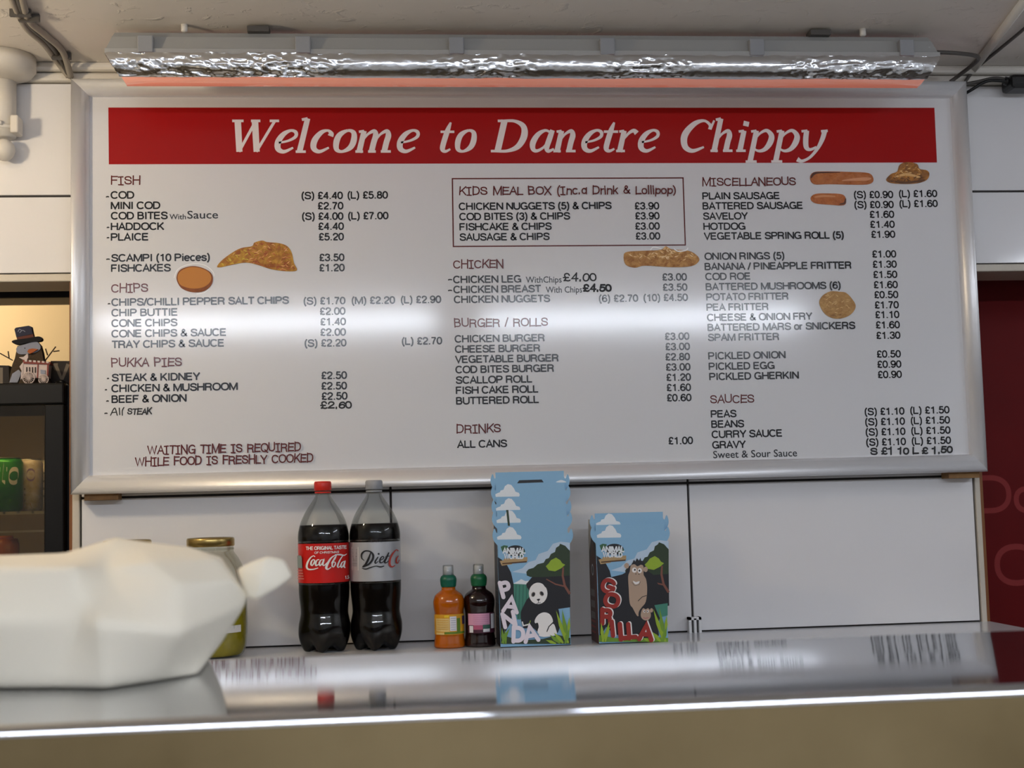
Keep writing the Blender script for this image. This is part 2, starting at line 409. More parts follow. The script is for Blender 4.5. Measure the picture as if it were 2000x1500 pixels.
mat('fridge_liner', (128, 112, 86), .6)
mat('wire_white', (196, 194, 188), .35)
mat('lamp_case', (220, 220, 218), .4)
mat('tube_glow', (240, 246, 255), .4, emit=((236, 243, 255), TUBE_POWER))
mat('end_fill_glow', (240, 246, 255), .4, emit=((236, 243, 255), END_FILL_POWER))
mat('side_glow', (255, 240, 214), .4, emit=((255, 232, 196), SIDE_POWER))
mat('back_glow', (255, 220, 160), .4, emit=((255, 226, 180), BACK_POWER))

# ceiling: thick old paint with ridges
cm = mat('ceiling_paint', (228, 222, 214), .5)
nt = cm.node_tree; b = nt.nodes['Principled BSDF']; tc = nt.nodes.new('ShaderNodeTexCoord')
n1 = nt.nodes.new('ShaderNodeTexNoise'); n1.inputs['Scale'].default_value = 26; n1.inputs['Detail'].default_value = 8; n1.inputs['Distortion'].default_value = 1.4
n2 = nt.nodes.new('ShaderNodeTexNoise'); n2.inputs['Scale'].default_value = 5; n2.inputs['Detail'].default_value = 3
rp = nt.nodes.new('ShaderNodeValToRGB'); rp.color_ramp.elements[0].position = .60; rp.color_ramp.elements[1].position = .74
ad = nt.nodes.new('ShaderNodeMath'); ad.operation = 'ADD'
bu = nt.nodes.new('ShaderNodeBump'); bu.inputs['Strength'].default_value = .4; bu.inputs['Distance'].default_value = .010
nt.links.new(tc.outputs['Object'], n1.inputs[0]); nt.links.new(tc.outputs['Object'], n2.inputs[0]); nt.links.new(n1.outputs[0], rp.inputs[0])
nt.links.new(rp.outputs[0], ad.inputs[0]); nt.links.new(n2.outputs[0], ad.inputs[1]); nt.links.new(ad.outputs[0], bu.inputs['Height']); nt.links.new(bu.outputs[0], b.inputs['Normal'])

# ------------------------------------------------------------------ the room
def st(o): return tag(o, kind='structure')
RX0, RX1, RY0, RY1, CEIL = -2.6, 2.6, -5.2, 1.5, Z0 + .847
TF = .05                         # face of the wall tiles
st(boxes('floor', [(RX0, RX1, RY0, RY1, -.05, 0)], MATS['floor_tile']))
st(boxes('ceiling', [(RX0, RX1, RY0, RY1, CEIL, CEIL + .06)], MATS['ceiling_paint']))
st(boxes('wall_left', [(RX0 - .08, RX0, RY0, RY1, 0, CEIL)], MATS['room_wall']))
st(boxes('wall_right', [(RX1, RX1 + .08, RY0, RY1, 0, CEIL)], MATS['room_wall']))
st(boxes('wall_front', [(RX0, RX1, RY0 - .08, RY0, 0, CEIL)], MATS['room_wall']))
LB = Z0 + .427                   # underside of the lintel over the side openings
PX = .893
wb = st(boxes('wall_back', [(-PX, PX, TF + .008, TF + .12, 0, CEIL), (RX0, -PX, TF + .008, TF + .12, LB, CEIL), (PX, RX1, TF + .008, TF + .12, LB, CEIL)], MATS['grout']))
def tile(x0, x1, z0, z1, gap=.0022):
    boxes('tile', [(x0 + gap, x1 - gap, TF, TF + .0085, z0 + gap, z1 - gap)], MATS['tile_white'], wb, bevel=.0012)
rows = [Z0 - .303, Z0 - .007, Z0 + .289, Z0 + .585, Z0 + .812]
for c in range(3):
    for r in range(4):
        x0 = -PX + c * .5953
        tile(x0, x0 + .5953, rows[r], rows[r + 1])
for sgn in (-1, 1):
    for c in range(2):
        a, b_ = PX + c * .5953, PX + (c + 1) * .5953
        x0, x1 = (a, b_) if sgn > 0 else (-b_, -a)
        tile(x0, x1, LB + .004, rows[3]); tile(x0, x1, rows[3], rows[4])
# soffit strips under the lintels and edge strips down the pier
st(boxes('trim_1', [(RX0, -PX, TF - .006, TF + .12, LB - .012, LB + .003)], MATS['trim_cream'], bevel=.002))
st(boxes('trim_2', [(PX, RX1, TF - .006, TF + .12, LB - .012, LB + .003)], MATS['trim_cream'], bevel=.002))
st(boxes('trim_3', [(-PX - .015, -PX - .001, TF - .004, TF + .12, .0, LB - .012)], MATS['trim_cream'], bevel=.002))
st(boxes('trim_4', [(PX + .001, PX + .012, TF - .004, TF + .12, .0, LB - .012)], MATS['trim_cream'], bevel=.002))
st(boxes('trim_5', [(-PX - .021, -PX - .0155, TF, TF + .12, 0, LB - .012)], MATS['trim_brown']))
st(boxes('trim_6', [(PX + .0125, PX + .019, TF, TF + .12, 0, LB - .012)], MATS['trim_brown']))
# cornice: two painted beads
st(boxes('trim_7', [(RX0, RX1, TF - .026, TF + .02, Z0 + .830, CEIL)], MATS['paint_white'], bevel=.006))
st(boxes('trim_8', [(RX0, RX1, TF - .014, TF + .02, Z0 + .812, Z0 + .829)], MATS['paint_white'], bevel=.005))
# beyond the left opening: cream wall of the back room under a dark beam; beyond the right one: the red panel
st(boxes('wall_room', [(RX0, RX1, RY1 - .06, RY1, 0, CEIL)], MATS['cream_wall']))
st(boxes('wall_partition', [(.2, .26, TF + .12, RY1, 0, CEIL)], MATS['dark_timber']))
bl = bp(60, 582, .62)
st(boxes('trim_beam', [(RX0, .2, .62, .74, bl.z, CEIL)], MATS['dark_timber'], bevel=.003))
rp_ = st(boxes('wall_red', [(.62, RX1, .30, .34, 0, CEIL)], MATS['door_red']))
A = Art(lambda x, y, h: (x, .30 - h, y))
def pl(px, py, Y): q = bp(px, py, Y); return q.x, q.z
x, z = pl(1920, 1003, .3); x2, z2 = pl(1971, 927, .3)
cap = z2 - z
draw_text(A, 'D', x - .012, z, x2 + .004, cap, MATS['door_letter'], wt=.14)
xa, za = pl(1983, 1002, .3); draw_text(A, 'a', xa, za, xa + .062, cap * .98, MATS['door_letter'], wt=.14)
xc, zc = pl(1947, 1145, .3); draw_text(A, 'C', xc, zc, xc + .094, cap * 1.08, MATS['door_letter'], wt=.14)
A.build('painted_letters', rp_)

# ------------------------------------------------------------------ lamps of the place and one added fill tube
def batten(x0, x1, y, label):
    t = thing('ceiling_batten', ((x0 + x1) / 2, y, CEIL), label, 'light', 'tube lights over the customer side')
    boxes('case', [(x0, x1, y - .06, y + .06, CEIL - .05, CEIL)], MATS['lamp_case'], t, bevel=.006)
    n = 20; prof = [(.05 * math.cos(math.pi + math.pi * k / 10), CEIL - .05 + .035 * math.sin(math.pi + math.pi * k / 10)) for k in range(11)]
    v = [(x0 + .02 + (x1 - x0 - .04) * e, y + a, z) for e in (0, 1) for a, z in prof]
    f = [(k, k + 1, k + 12, k + 11) for k in range(10)]
    mesh('diffuser_cover', v, f, MATS['tube_glow'], t)
batten(-1.55, -.05, -3.45, 'lit white ceiling tube light behind the counter, at the end nearer the fridge')
batten(.15, 1.65, -3.50, 'lit white ceiling tube light behind the counter, at the end nearer the red panel')
t = thing('ceiling_batten', (2.1, -1.6, CEIL), 'added fill tube light over the counter end nearest the red panel', 'light', 'tube lights over the customer side')  # unseen tube added to light the parcel from above
boxes('case', [(2.04, 2.16, -2.25, -.95, CEIL - .05, CEIL)], MATS['lamp_case'], t, bevel=.006)
pf = [(.05 * math.cos(math.pi + math.pi * k / 10), CEIL - .05 + .035 * math.sin(math.pi + math.pi * k / 10)) for k in range(11)]
mesh('diffuser_cover', [(2.1 + a, y, z) for y in (-2.23, -.97) for a, z in pf], [(k, k + 1, k + 12, k + 11) for k in range(10)], MATS['end_fill_glow'], t)
LX, LY, LZS = -1.42, -.75, Z0 + .60
t = thing('pendant_bulb', (LX, LY, CEIL), 'bare warm bulb hanging on a short flex at the fridge end of the ceiling', 'light')
lathe('bulb', [(.05 * math.cos(a), LZS + .05 * math.sin(a)) for a in (math.radians(-89 + 15 * k) for k in range(11))], (LX, LY), MATS['side_glow'], t, seg=24, cap=False)
lathe('lamp_holder', [(.022, LZS + .045), (.022, LZS + .085), (.012, LZS + .095)], (LX, LY), MATS['lamp_case'], t, seg=20)
tube('flex', [(LX, LY, LZS + .09), (LX, LY, CEIL)], .003, MATS['lamp_case'], t, seg=8)
t = thing('back_room_lamp', (-1.6, .95, CEIL), 'warm ceiling lamp in the back room behind the fridge', 'light')
lathe('base_ring', [(.10, CEIL - .03), (.11, CEIL - .02), (.11, CEIL - .001)], (-1.6, 1.0), MATS['lamp_case'], t, seg=32)
lathe('glass_cover', [(.001, CEIL - .085), (.05, CEIL - .078), (.085, CEIL - .058), (.1, CEIL - .031)], (-1.6, 1.0), MATS['back_glow'], t, seg=24, cap=False)

# ------------------------------------------------------------------ worktop under the tiles
wt = thing('worktop', (0, -.1, Z0 - .303), 'white glossy worktop ledge carrying the bottles and boxes', 'worktop')
boxes('top', [(-PX - .02, PX + .02, -.32, TF, Z0 - .333, Z0 - .303)], MATS['worktop_white'], wt, bevel=.003)
boxes('carcass', [(-PX + .02, PX - .02, -.29, TF, 0, Z0 - .333)], MATS['worktop_white'], wt)
LZ = Z0 - .303
# small white plastic clip standing at the tile joint
c0 = bp(1345, 1239, TF - .012); 
ck = thing('plastic_clip', (c0.x, c0.y, LZ), 'small white plastic clip with two slots against the tiles', 'clip')
w_ = .026; h_ = .030
boxes('clip_frame', [(c0.x, c0.x + .005, TF - .02, TF - .001, LZ, LZ + h_), (c0.x + .010, c0.x + .015, TF - .02, TF - .001, LZ, LZ + h_ - .002), (c0.x + .020, c0.x + .025, TF - .02, TF - .001, LZ, LZ + h_),
                     (c0.x, c0.x + .025, TF - .02, TF - .001, LZ + h_ - .005, LZ + h_)], mat('clip_white', (222, 222, 222), .3), ck)
boxes('slot_back', [(c0.x + .004, c0.x + .021, TF - .006, TF - .001, LZ, LZ + h_ - .004)], MATS['cable_dark'], ck)

# ------------------------------------------------------------------ the menu board
HB = .8035; WB = .90
mb = thing('menu_board', (0, 0, Z0), 'wide white menu board with silver frame and red Welcome banner', 'menu board')
boxes('panel', [(-WB + .02, WB - .02, 0, .010, Z0 + .02, Z0 + HB - .02)], MATS['board_white'], mb)
boxes('backing', [(-WB + .03, WB - .03, .010, .030, Z0 + .02, Z0 + HB - .02)], MATS['lip_grey'], mb)
# mitred rails with a rounded profile
def rail(a, b_, inn):
    """a,b outer corners, inn = inward unit vector; profile from outer edge to inner lip"""
    prof = [(0, .030), (0, -.004), (.004, -.010), (.012, -.014), (.022, -.0145), (.030, -.012), (.0345, -.008), (.0355, .0), (.041, .0005), (.041, .0)]
    a = Vector(a); b_ = Vector(b_); d = (b_ - a).normalized(); inn = Vector(inn); v = []; f = []
    n = len(prof)
    for (w, y) in prof:
        v.append(a + inn * w + d * w + Vector((0, y, 0)))
        v.append(b_ + inn * w - d * w + Vector((0, y, 0)))
    for i in range(n - 1): f.append((2 * i, 2 * i + 1, 2 * i + 3, 2 * i + 2))
    f.append(tuple(2 * i for i in range(n))); f.append(tuple(2 * i + 1 for i in range(n))[::-1])
    o = mesh('frame_rail', v, f, [MATS['aluminium'], MATS['lip_grey']], mb)
    for k, p in enumerate(o.data.polygons):
        if k in (7, 8): p.material_index = 1
        p.use_smooth = k < 6
    bm = bmesh.new(); bm.from_mesh(o.data); bmesh.ops.recalc_face_normals(bm, faces=bm.faces); bm.to_mesh(o.data); bm.free()
    return o
TL, TR, BR, BL = (-WB, 0, Z0 + HB), (WB, 0, Z0 + HB), (WB, 0, Z0), (-WB, 0, Z0)
rail(TL, TR, (0, 0, -1)); rail(TR, BR, (-1, 0, 0)); rail(BR, BL, (0, 0, 1)); rail(BL, TL, (1, 0, 0))
for x0, x1 in ((-WB + .022, -WB + .085), (WB - .075, WB - .01)):
    boxes('timber_spacer', [(x0, x1, .012, TF, Z0 - .012, Z0 + .03)], MATS['timber'], mb, bevel=.001)

flat = lambda x, y, h: (x, -h, y)
def bq(px, py): q = bp(px, py, 0); return q.x, q.z
A = Art(flat)
A.fill([bq(211.5, 210), bq(1825, 210.5), bq(1830, 317.5), bq(212.5, 321)], MATS['banner_red'])
bn = A.build('banner', mb)
bz0 = bq(700, 298)[1]; capT = bq(700, 234)[1] - bz0
for s, a, c in (('Welcome', 441, 819), ('to', 853, 933), ('Danetre', 958, 1288), ('Chippy', 1322, 1613)):
    xa, xb = bq(a, 290)[0], bq(c, 290)[0]
    A = Art(flat, base=4e-4); draw_title(A, s, xa, bz0, xb, capT, MATS['banner_white']); A.build('banner_word', mb)

CAPP = .0143
def line(A, s, x0, yc, x1, M='ink', style='print', cap=CAPP, wt=.2, half=7.1, shear=0):
    a = bq(x0, yc + half); b2 = bq(x1, yc + half)
    draw_text(A, s, a[0], a[1], b2[0], cap, MATS[M], wt=wt, style=style, shear=shear)
def note(s, x0, yc, x1, parent, cap=.0135, half=6.5):
    """the humanist printed slips stuck over the board"""
    cu = bpy.data.curves.new('slip', 'FONT'); cu.body = s; cu.size = 1.0; cu.resolution_u = 3; cu.offset = .008
    o = bpy.data.objects.new('slip', cu); COL.objects.link(o)
    bpy.context.view_layer.update(); dg = bpy.context.evaluated_depsgraph_get()
    me = bpy.data.meshes.new_from_object(o.evaluated_get(dg)); bpy.data.objects.remove(o)
    xs = [v.co.x for v in me.vertices]; mn, mx = min(xs), max(xs)
    a = bq(x0, yc + half); b2 = bq(x1, yc + half)
    k = (b2[0] - a[0]) / (mx - mn)
    V = [(a[0] + (v.co.x - mn) * k, -.0004, a[1] + v.co.y * cap / .70) for v in me.vertices]
    F_ = [tuple(p.vertices) for p in me.polygons]; bpy.data.meshes.remove(me)
    return mesh('printed_slip', V, F_, MATS['note_ink'], parent)
def section(head, items, prices):
    for h in head:
        A = Art(flat); line(A, *h, M='maroon_ink', style='comic', cap=.0162, wt=.15, half=7.6); A.build('section_heading', mb)
    for it in items:
        A = Art(flat); line(A, *it); A.build('item_name', mb)
    for it in prices:
        A = Art(flat); line(A, *it); A.build('item_price', mb)
section([('FISH', 217, 353, 274)],
        [('COD', 217, 381, 262), ('MINI COD', 217, 401.5, 313), ('COD BITES', 217.5, 421.5, 327), ('HADDOCK', 217, 442.5, 320), ('PLAICE', 217, 463, 290), ('SCAMPI (10 Pieces)', 218, 504, 410), ('FISHCAKES', 217.5, 524, 333)],
        [('(S) £4.40', 589, 382, 669), ('(L) £5.80', 679, 381, 757), ('£2.70', 621, 402, 670), ('(S) £4.00', 590, 422.5, 670), ('(L) £7.00', 680, 421.5, 758), ('£4.40', 622, 442, 671), ('£5.20', 623, 462.5, 671), ('£3.50', 624, 503, 672), ('£1.20', 624, 523, 672.5)])
section([('CHIPS', 218, 563.5, 289)],
        [('CHIPS/CHILLI PEPPER SALT CHIPS', 218.5, 590.5, 564), ('CHIP BUTTIE', 218.5, 611, 347), ('CONE CHIPS', 218.5, 631.5, 346), ('CONE CHIPS & SAUCE', 218.5, 652, 442), ('TRAY CHIPS & SAUCE', 219, 673, 438)],
        [('(S) £1.70', 593, 588, 674), ('(M) £2.20', 687, 587, 771), ('(L) £2.90', 783, 585.5, 861), ('£2.00', 625, 608, 674), ('£1.40', 626, 628.5, 675), ('£2.00', 626, 649, 675), ('(S) £2.20', 595, 670.5, 676), ('(L) £2.70', 785, 666.5, 863)])
section([('PUKKA PIES', 218, 709.5, 355)],
        [('STEAK & KIDNEY', 219, 738, 390), ('CHICKEN & MUSHROOM', 218.5, 759, 464), ('BEEF & ONION', 218.5, 780, 364)],
        [('£2.50', 628, 733.5, 677), ('£2.50', 628, 754, 677), ('£2.50', 628.5, 774, 678)])
section([('WAITING TIME IS REQUIRED', 289, 880, 588), ('WHILE FOOD IS FRESHLY COOKED', 265, 903, 612)], [], [])
section([('KIDS MEAL BOX (Inc.a Drink & Lollipop)', 897, 373.5, 1320)],
        [('CHICKEN NUGGETS (5) & CHIPS', 897, 403, 1194), ('COD BITES (3) & CHIPS', 898, 423, 1113), ('FISHCAKE & CHIPS', 898, 443, 1077), ('SAUSAGE & CHIPS', 898.5, 463, 1073)],
        [('£3.90', 1240, 402, 1287), ('£3.90', 1241, 421.5, 1287.5), ('£3.00', 1241, 441.5, 1288), ('£3.00', 1242, 461, 1289)])
A = Art(flat)
A.stroke([bq(883.5, 349), bq(1334, 347.5), bq(1338.5, 478.5), bq(885.5, 481.5)], MATS['maroon_ink'], .0026, closed=True)
A.build('section_border', mb)
section([('CHICKEN', 886, 516.5, 983)],
        [('CHICKEN LEG', 886, 546, 1018), ('CHICKEN BREAST', 886.5, 565.5, 1056), ('CHICKEN NUGGETS', 887.5, 585, 1074)],
        [('£3.00', 1294, 541, 1341), ('£3.50', 1295, 561, 1342), ('(6) £2.70', 1170, 583, 1246), ('(10) £4.50', 1257, 581.5, 1343)])
section([('BURGER / ROLLS', 888, 631.5, 1070)],
        [('CHICKEN BURGER', 889, 662, 1064), ('CHEESE BURGER', 889.5, 682, 1055), ('VEGETABLE BURGER', 890, 702, 1091), ('COD BITES BURGER', 890.5, 722, 1082), ('SCALLOP ROLL', 891, 742.5, 1039), ('FISH CAKE ROLL', 891, 762.5, 1051), ('BUTTERED ROLL', 891.5, 783, 1052)],
        [('£3.00', 1299, 657, 1346), ('£3.00', 1300, 677, 1347), ('£2.80', 1300, 697, 1347), ('£3.00', 1301, 717, 1348), ('£1.20', 1302, 737, 1349), ('£1.60', 1302.5, 757, 1349), ('£0.60', 1303, 777, 1350)])
section([('DRINKS', 892, 838.5, 978)], [('ALL CANS', 894, 868, 990)], [('£1.00', 1306, 861, 1353)])
section([('MISCELLANEOUS', 1372, 355.5, 1554)],
        [('PLAIN SAUSAGE', 1372.5, 382.5, 1523), ('BATTERED SAUSAGE', 1373, 402, 1568), ('SAVELOY', 1374, 422, 1460), ('HOTDOG', 1374.5, 442, 1456), ('VEGETABLE SPRING ROLL (5)', 1376, 461, 1648),
         ('ONION RINGS (5)', 1377, 500.5, 1532), ('BANANA / PINEAPPLE FRITTER', 1377, 520.5, 1663), ('COD ROE', 1378.5, 540, 1466), ('BATTERED MUSHROOMS (6)', 1379, 560, 1642), ('POTATO FRITTER', 1380, 580, 1540), ('PEA FRITTER', 1380.5, 600, 1501), ('CHEESE & ONION FRY', 1382, 620, 1586), ('BATTERED MARS or SNICKERS', 1382.5, 639.5, 1670), ('SPAM FRITTER', 1383.5, 659, 1522)],
        [('(S) £0.90', 1668, 380, 1744), ('(L) £1.60', 1756, 378, 1830), ('(S) £0.90', 1669, 399.5, 1745), ('(L) £1.60', 1757, 397.5, 1831), ('£1.60', 1699, 418.5, 1746), ('£1.40', 1700, 438, 1747), ('£1.90', 1702, 457.5, 1748),
         ('£1.00', 1704, 496, 1750), ('£1.30', 1705, 516, 1751), ('£1.50', 1706, 536, 1752), ('£1.60', 1707, 556, 1753), ('£0.50', 1708, 575.5, 1754), ('£1.70', 1709, 595.5, 1755), ('£1.10', 1710, 614.5, 1756), ('£1.60', 1711, 634.5, 1757), ('£1.30', 1712, 655, 1758)])
section([], [('PICKLED ONION', 1384, 695, 1534), ('PICKLED EGG', 1385, 715.5, 1513), ('PICKLED GHERKIN', 1386, 735.5, 1560)], [('£0.50', 1713, 691.5, 1759), ('£0.90', 1714, 711.5, 1760), ('£0.90', 1715, 731.5, 1761)])
pr = []
for k in range(4): pr += [('(S) £1.10', 1689 + k, 804 + 19.9 * k, 1766 + k), ('(L) £1.50', 1778 + k, 801.5 + 19.9 * k, 1854 + k)]
section([('SAUCES', 1388, 780.5, 1473)], [('PEAS', 1389, 808.5, 1438), ('BEANS', 1390, 828.5, 1453), ('CURRY SAUCE', 1391, 848.5, 1528), ('GRAVY', 1392, 869, 1456)], pr)
note('With', 331, 422.5, 363, mb, cap=.0105, half=6); note('Sauce', 366, 419.5, 426, mb, cap=.0155, half=7.5)
note('WithChips', 1027, 546.5, 1097, mb, cap=.0125, half=6); note('With Chips', 1066, 566, 1137, mb, cap=.0125, half=6)
note('Sweet & Sour Sauce', 1393, 888.5, 1557, mb, cap=.0145, half=6.5)
for s, a, y, b2, cp, w in (('£2.60', 627, 792, 687, .0135, .22), ('£4.00', 1101, 543, 1165, .0155, .18), ('£4.50', 1140, 563, 1194, .0135, .28), ('S £1 10 L £ 1.50', 1701, 882, 1860, .0135, .25)):
    A = Art(flat); line(A, s, a, y, b2, M='marker', style='hand', cap=cp, wt=w, half=6.5); A.build('handwritten_price', mb)
_hs = lambda pts, w=.0021: A.stroke([bq(*p) for p in spline(pts, 5)], MATS['marker'], w, cap='round')
A = Art(flat)
_hs([(216, 811), (224, 797), (229, 811)]); _hs([(219, 806), (227, 805)]); _hs([(233, 797), (234, 810)]); _hs([(242, 796), (239, 802), (239, 811)])
line(A, 'STEAK', 249, 804, 296, M='marker', style='hand', cap=.0115, wt=.2, half=5.5, shear=.12)
A.build('handwritten_item', mb)
for x, y, l in ((210, 384, 4), (211, 444, 3), (211, 464, 3), (211, 506, 5), (213, 593, 3), (211, 739, 2), (207, 761, 2), (210, 783, 3), (207, 807, 4), (879, 546, 6), (879, 567, 6)):
    A = Art(flat); _hs([(x - l / 2, y + .6), (x, y), (x + l / 2, y + .4)], .0026); A.build('marker_dash', mb)

def food(px, c1, c2, scale, sm=4, thick=.0012, con=.35, extra=None):
    P = [bq(*p) for p in (spline(px, sm, True) if sm else px)]
    tri = tessellate_polygon([[Vector((a, b, 0)) for a, b in P]]); n = len(P)
    v = [(a, -thick, b) for a, b in P] + [(a, -.0001, b) for a, b in P]
    f = [tuple(t) for t in tri] + [(i, (i + 1) % n, (i + 1) % n + n, i + n) for i in range(n)]
    M = mat('food_%d_%d_%d' % c1, c1, .45, var=(scale, c2, con), bump=(scale * 2, .5))
    return mesh('food_picture', v, f, M, mb)
fish = [(424, 521), (432, 510), (450, 496), (470, 485), (492, 481), (497, 474), (512, 470), (522, 473), (545, 475), (561, 481), (570, 494), (574, 513), (580, 528), (560, 530), (530, 526), (505, 518), (480, 513), (450, 518), (432, 522)]
food(fish, (196, 148, 52), (150, 84, 34), 70, con=.3)
food([(345 + 0, 540), (352, 527), (372, 520), (392, 522), (410, 531), (416, 543), (412, 558), (398, 569), (376, 571), (356, 564), (347, 552)], (116, 58, 14), (140, 74, 20), 30)
A = Art(flat, base=.0014); A.fill([bq(*p) for p in spline([(347, 541), (354, 529), (372, 522), (392, 524), (408, 532), (413, 544), (406, 556), (390, 563), (370, 563), (352, 556)], 4, True)], mat('fishcake_top', (186, 118, 24), .4)); A.build('food_highlight', mb)
film_glare = mat('film_edge_glare', (244, 244, 244), .2)  # white glare on the cut film edges, painted as strokes
for q in ([(340, 543), (346, 528), (360, 519), (382, 515), (402, 519), (416, 531), (418, 540)], [(384, 574), (398, 572), (409, 564)]):
    A = Art(flat, base=6e-4); A.stroke([bq(*p) for p in spline(q, 5)], film_glare, .0013); A.build('film_edge_glare', mb)
for q in ([(1270, 489), (1276, 483), (1292, 486)], [(1316, 486), (1324, 491), (1340, 489), (1343, 484)]):
    A = Art(flat, base=.0016); A.stroke([bq(*p) for p in spline(q, 5)], film_glare, .0022); A.build('film_edge_glare', mb)
food([(1218, 500), (1225, 492), (1258, 490), (1290, 488), (1300, 481), (1312, 487), (1345, 490), (1362, 500), (1365, 510), (1350, 520), (1310, 522), (1260, 519), (1240, 523), (1222, 517)], (206, 158, 96), (150, 96, 46), 80, con=.35)
food([(1582, 348), (1588, 337), (1610, 335), (1660, 336), (1695, 338), (1705, 347), (1703, 357), (1685, 361), (1620, 360), (1590, 360)], (150, 76, 22), (196, 118, 58), 40, con=.5)
food([(1583, 388), (1592, 379), (1620, 378), (1645, 380), (1652, 390), (1648, 401), (1620, 400), (1592, 397)], (158, 80, 26), (198, 116, 56), 50, con=.5)
food([(1731, 350), (1740, 340), (1752, 335), (1757, 322), (1770, 317), (1790, 320), (1796, 330), (1810, 333), (1815, 341), (1808, 353), (1785, 359), (1750, 359), (1735, 356)], (184, 120, 44), (108, 66, 22), 60, con=.3)
food([(1600, 592), (1606, 578), (1622, 569), (1640, 570), (1652, 572), (1664, 584), (1671, 598), (1664, 612), (1648, 621), (1628, 622), (1610, 612)], (198, 156, 96), (158, 112, 58), 55, con=.4)

def dab(pts, col, w, h=.0014):
    A = Art(flat, base=h); A.stroke([(*bq(p[0], p[1]), (p[2] if len(p) > 2 else w) * .001) for p in spline(pts, 5)], mat('dab_%d_%d_%d' % col, col, .4), cap='round'); A.build('food_highlight', mb)
dab([(1584, 347, 3), (1589, 340, 5), (1600, 337.5, 3), (1640, 337, 1.5)], (74, 34, 14), 3)
dab([(1645, 353, 2), (1665, 351, 5), (1690, 350, 7), (1700, 349, 3)], (208, 142, 98), 4)
dab([(1592, 385, 3), (1610, 383, 5), (1630, 384, 3)], (202, 134, 84), 4)
dab([(1640, 399, 2), (1649, 397, 4), (1651, 389, 3)], (84, 42, 18), 3)
dab([(1748, 346, 3), (1770, 341, 6), (1795, 346, 3)], (216, 168, 104), 4); dab([(1740, 354, 3), (1770, 357, 4), (1805, 352, 3)], (92, 54, 18), 3)
def inside(p, poly):
    r = False; n = len(poly)
    for i in range(n):
        (x1, y1), (x2, y2) = poly[i], poly[(i + 1) % n]
        if (y1 > p[1]) != (y2 > p[1]) and p[0] < (x2 - x1) * (p[1] - y1) / (y2 - y1) + x1: r = not r
    return r
def crumbs(poly, pick, n, w=1.6, L=5):
    xs = [p[0] for p in poly]; ys = [p[1] for p in poly]; rr = random.Random(int(xs[0])); k = 0
    A = Art(flat, base=.0013, step=4e-6)
    while k < n:
        x, y = rr.uniform(min(xs), max(xs)), rr.uniform(min(ys), max(ys)); a = rr.uniform(-.9, .9)
        dx, dy = L * math.cos(a), L * math.sin(a)
        if not (inside((x - dx, y - dy), poly) and inside((x + dx, y + dy), poly)): k += .05; continue
        k += 1; col = pick((x - min(xs)) / (max(xs) - min(xs)), (y - min(ys)) / (max(ys) - min(ys)), rr)
        A.stroke([(*bq(*p[:2]), p[2] * .001) for p in spline([(x - dx, y - dy, .4), (x + rr.uniform(-1.5, 1.5), y + rr.uniform(-2, 2), w), (x + dx, y + dy, .4)], 4)], mat('crumb_%d_%d_%d' % col, col, .5))
    tag(A.build('crumb_texture', mb), kind='stuff')
crumbs(fish, lambda u, v, r: r.choice([(206, 182, 66), (188, 150, 44), (214, 170, 90)]) if u < .38 else r.choice([(176, 94, 42), (206, 140, 78), (150, 72, 30), (222, 168, 104)]), 110, 2.0, 4)
chick = [(1218, 500), (1225, 492), (1258, 490), (1290, 488), (1300, 481), (1312, 487), (1345, 490), (1362, 500), (1365, 510), (1350, 520), (1310, 522), (1260, 519), (1240, 523), (1222, 517)]
crumbs(chick, lambda u, v, r: r.choice([(228, 190, 136), (214, 168, 106), (236, 206, 160)]) if v < .62 else r.choice([(150, 96, 46), (176, 122, 66)]), 80, 2.2, 4)
crumbs([(1731, 350), (1740, 340), (1752, 335), (1757, 322), (1770, 317), (1790, 320), (1796, 330), (1810, 333), (1815, 341), (1808, 353), (1785, 359), (1750, 359), (1735, 356)], lambda u, v, r: r.choice([(222, 178, 112), (196, 134, 56), (150, 92, 30)]) if v < .7 else r.choice([(92, 54, 18), (128, 78, 28)]), 50, 2.2, 3.5)
crumbs([(1600, 592), (1606, 578), (1622, 569), (1640, 570), (1652, 572), (1664, 584), (1671, 598), (1664, 612), (1648, 621), (1628, 622), (1610, 612)], lambda u, v, r: r.choice([(168, 122, 68), (218, 180, 122), (186, 142, 84)]) if v < .85 else (140, 96, 48), 70, 1.8, 3.5)

# ------------------------------------------------------------------ foil-wrapped strip light over the board
fx = thing('strip_light', (0, -.145, CEIL), 'long strip light fitting wrapped in crumpled kitchen foil above the menu board', 'light fitting')
FX0, FX1 = -.797, .760
def extr(name, prof, x0, x1, M, taper=lambda z: 0, smooth=True, parent=fx, cap=True):
    n = len(prof); v = [(x0 + taper(z), y, z) for y, z in prof] + [(x1 - taper(z), y, z) for y, z in prof]
    f = [(i, i + 1, i + 1 + n, i + n) for i in range(n - 1)]
    if cap: f += [tuple(range(n))[::-1], tuple(range(n, 2 * n))]
    o = mesh(name, v, f, M, parent)
    for i, p in enumerate(o.data.polygons): p.use_smooth = smooth and i < n - 1
    return o
RIM = Z0 + .787
hp = [(-.205, RIM), (-.206, RIM + .010), (-.198, RIM + .013), (-.192, RIM + .036), (-.185, CEIL - .014), (-.145, CEIL - .014), (-.138, RIM + .036), (-.133, RIM + .013), (-.127, RIM + .010), (-.128, RIM)]
extr('housing', hp, FX0, FX1, MATS['housing'], taper=lambda z: max(0, (z - RIM - .010) * .4), smooth=False)
dp = [(-.203, RIM), (-.203, RIM - .018), (-.199, RIM - .030), (-.194, RIM - .038), (-.183, RIM - .0455), (-.165, RIM - .0475), (-.150, RIM - .043), (-.138, RIM - .030), (-.131, RIM - .012), (-.129, RIM)]
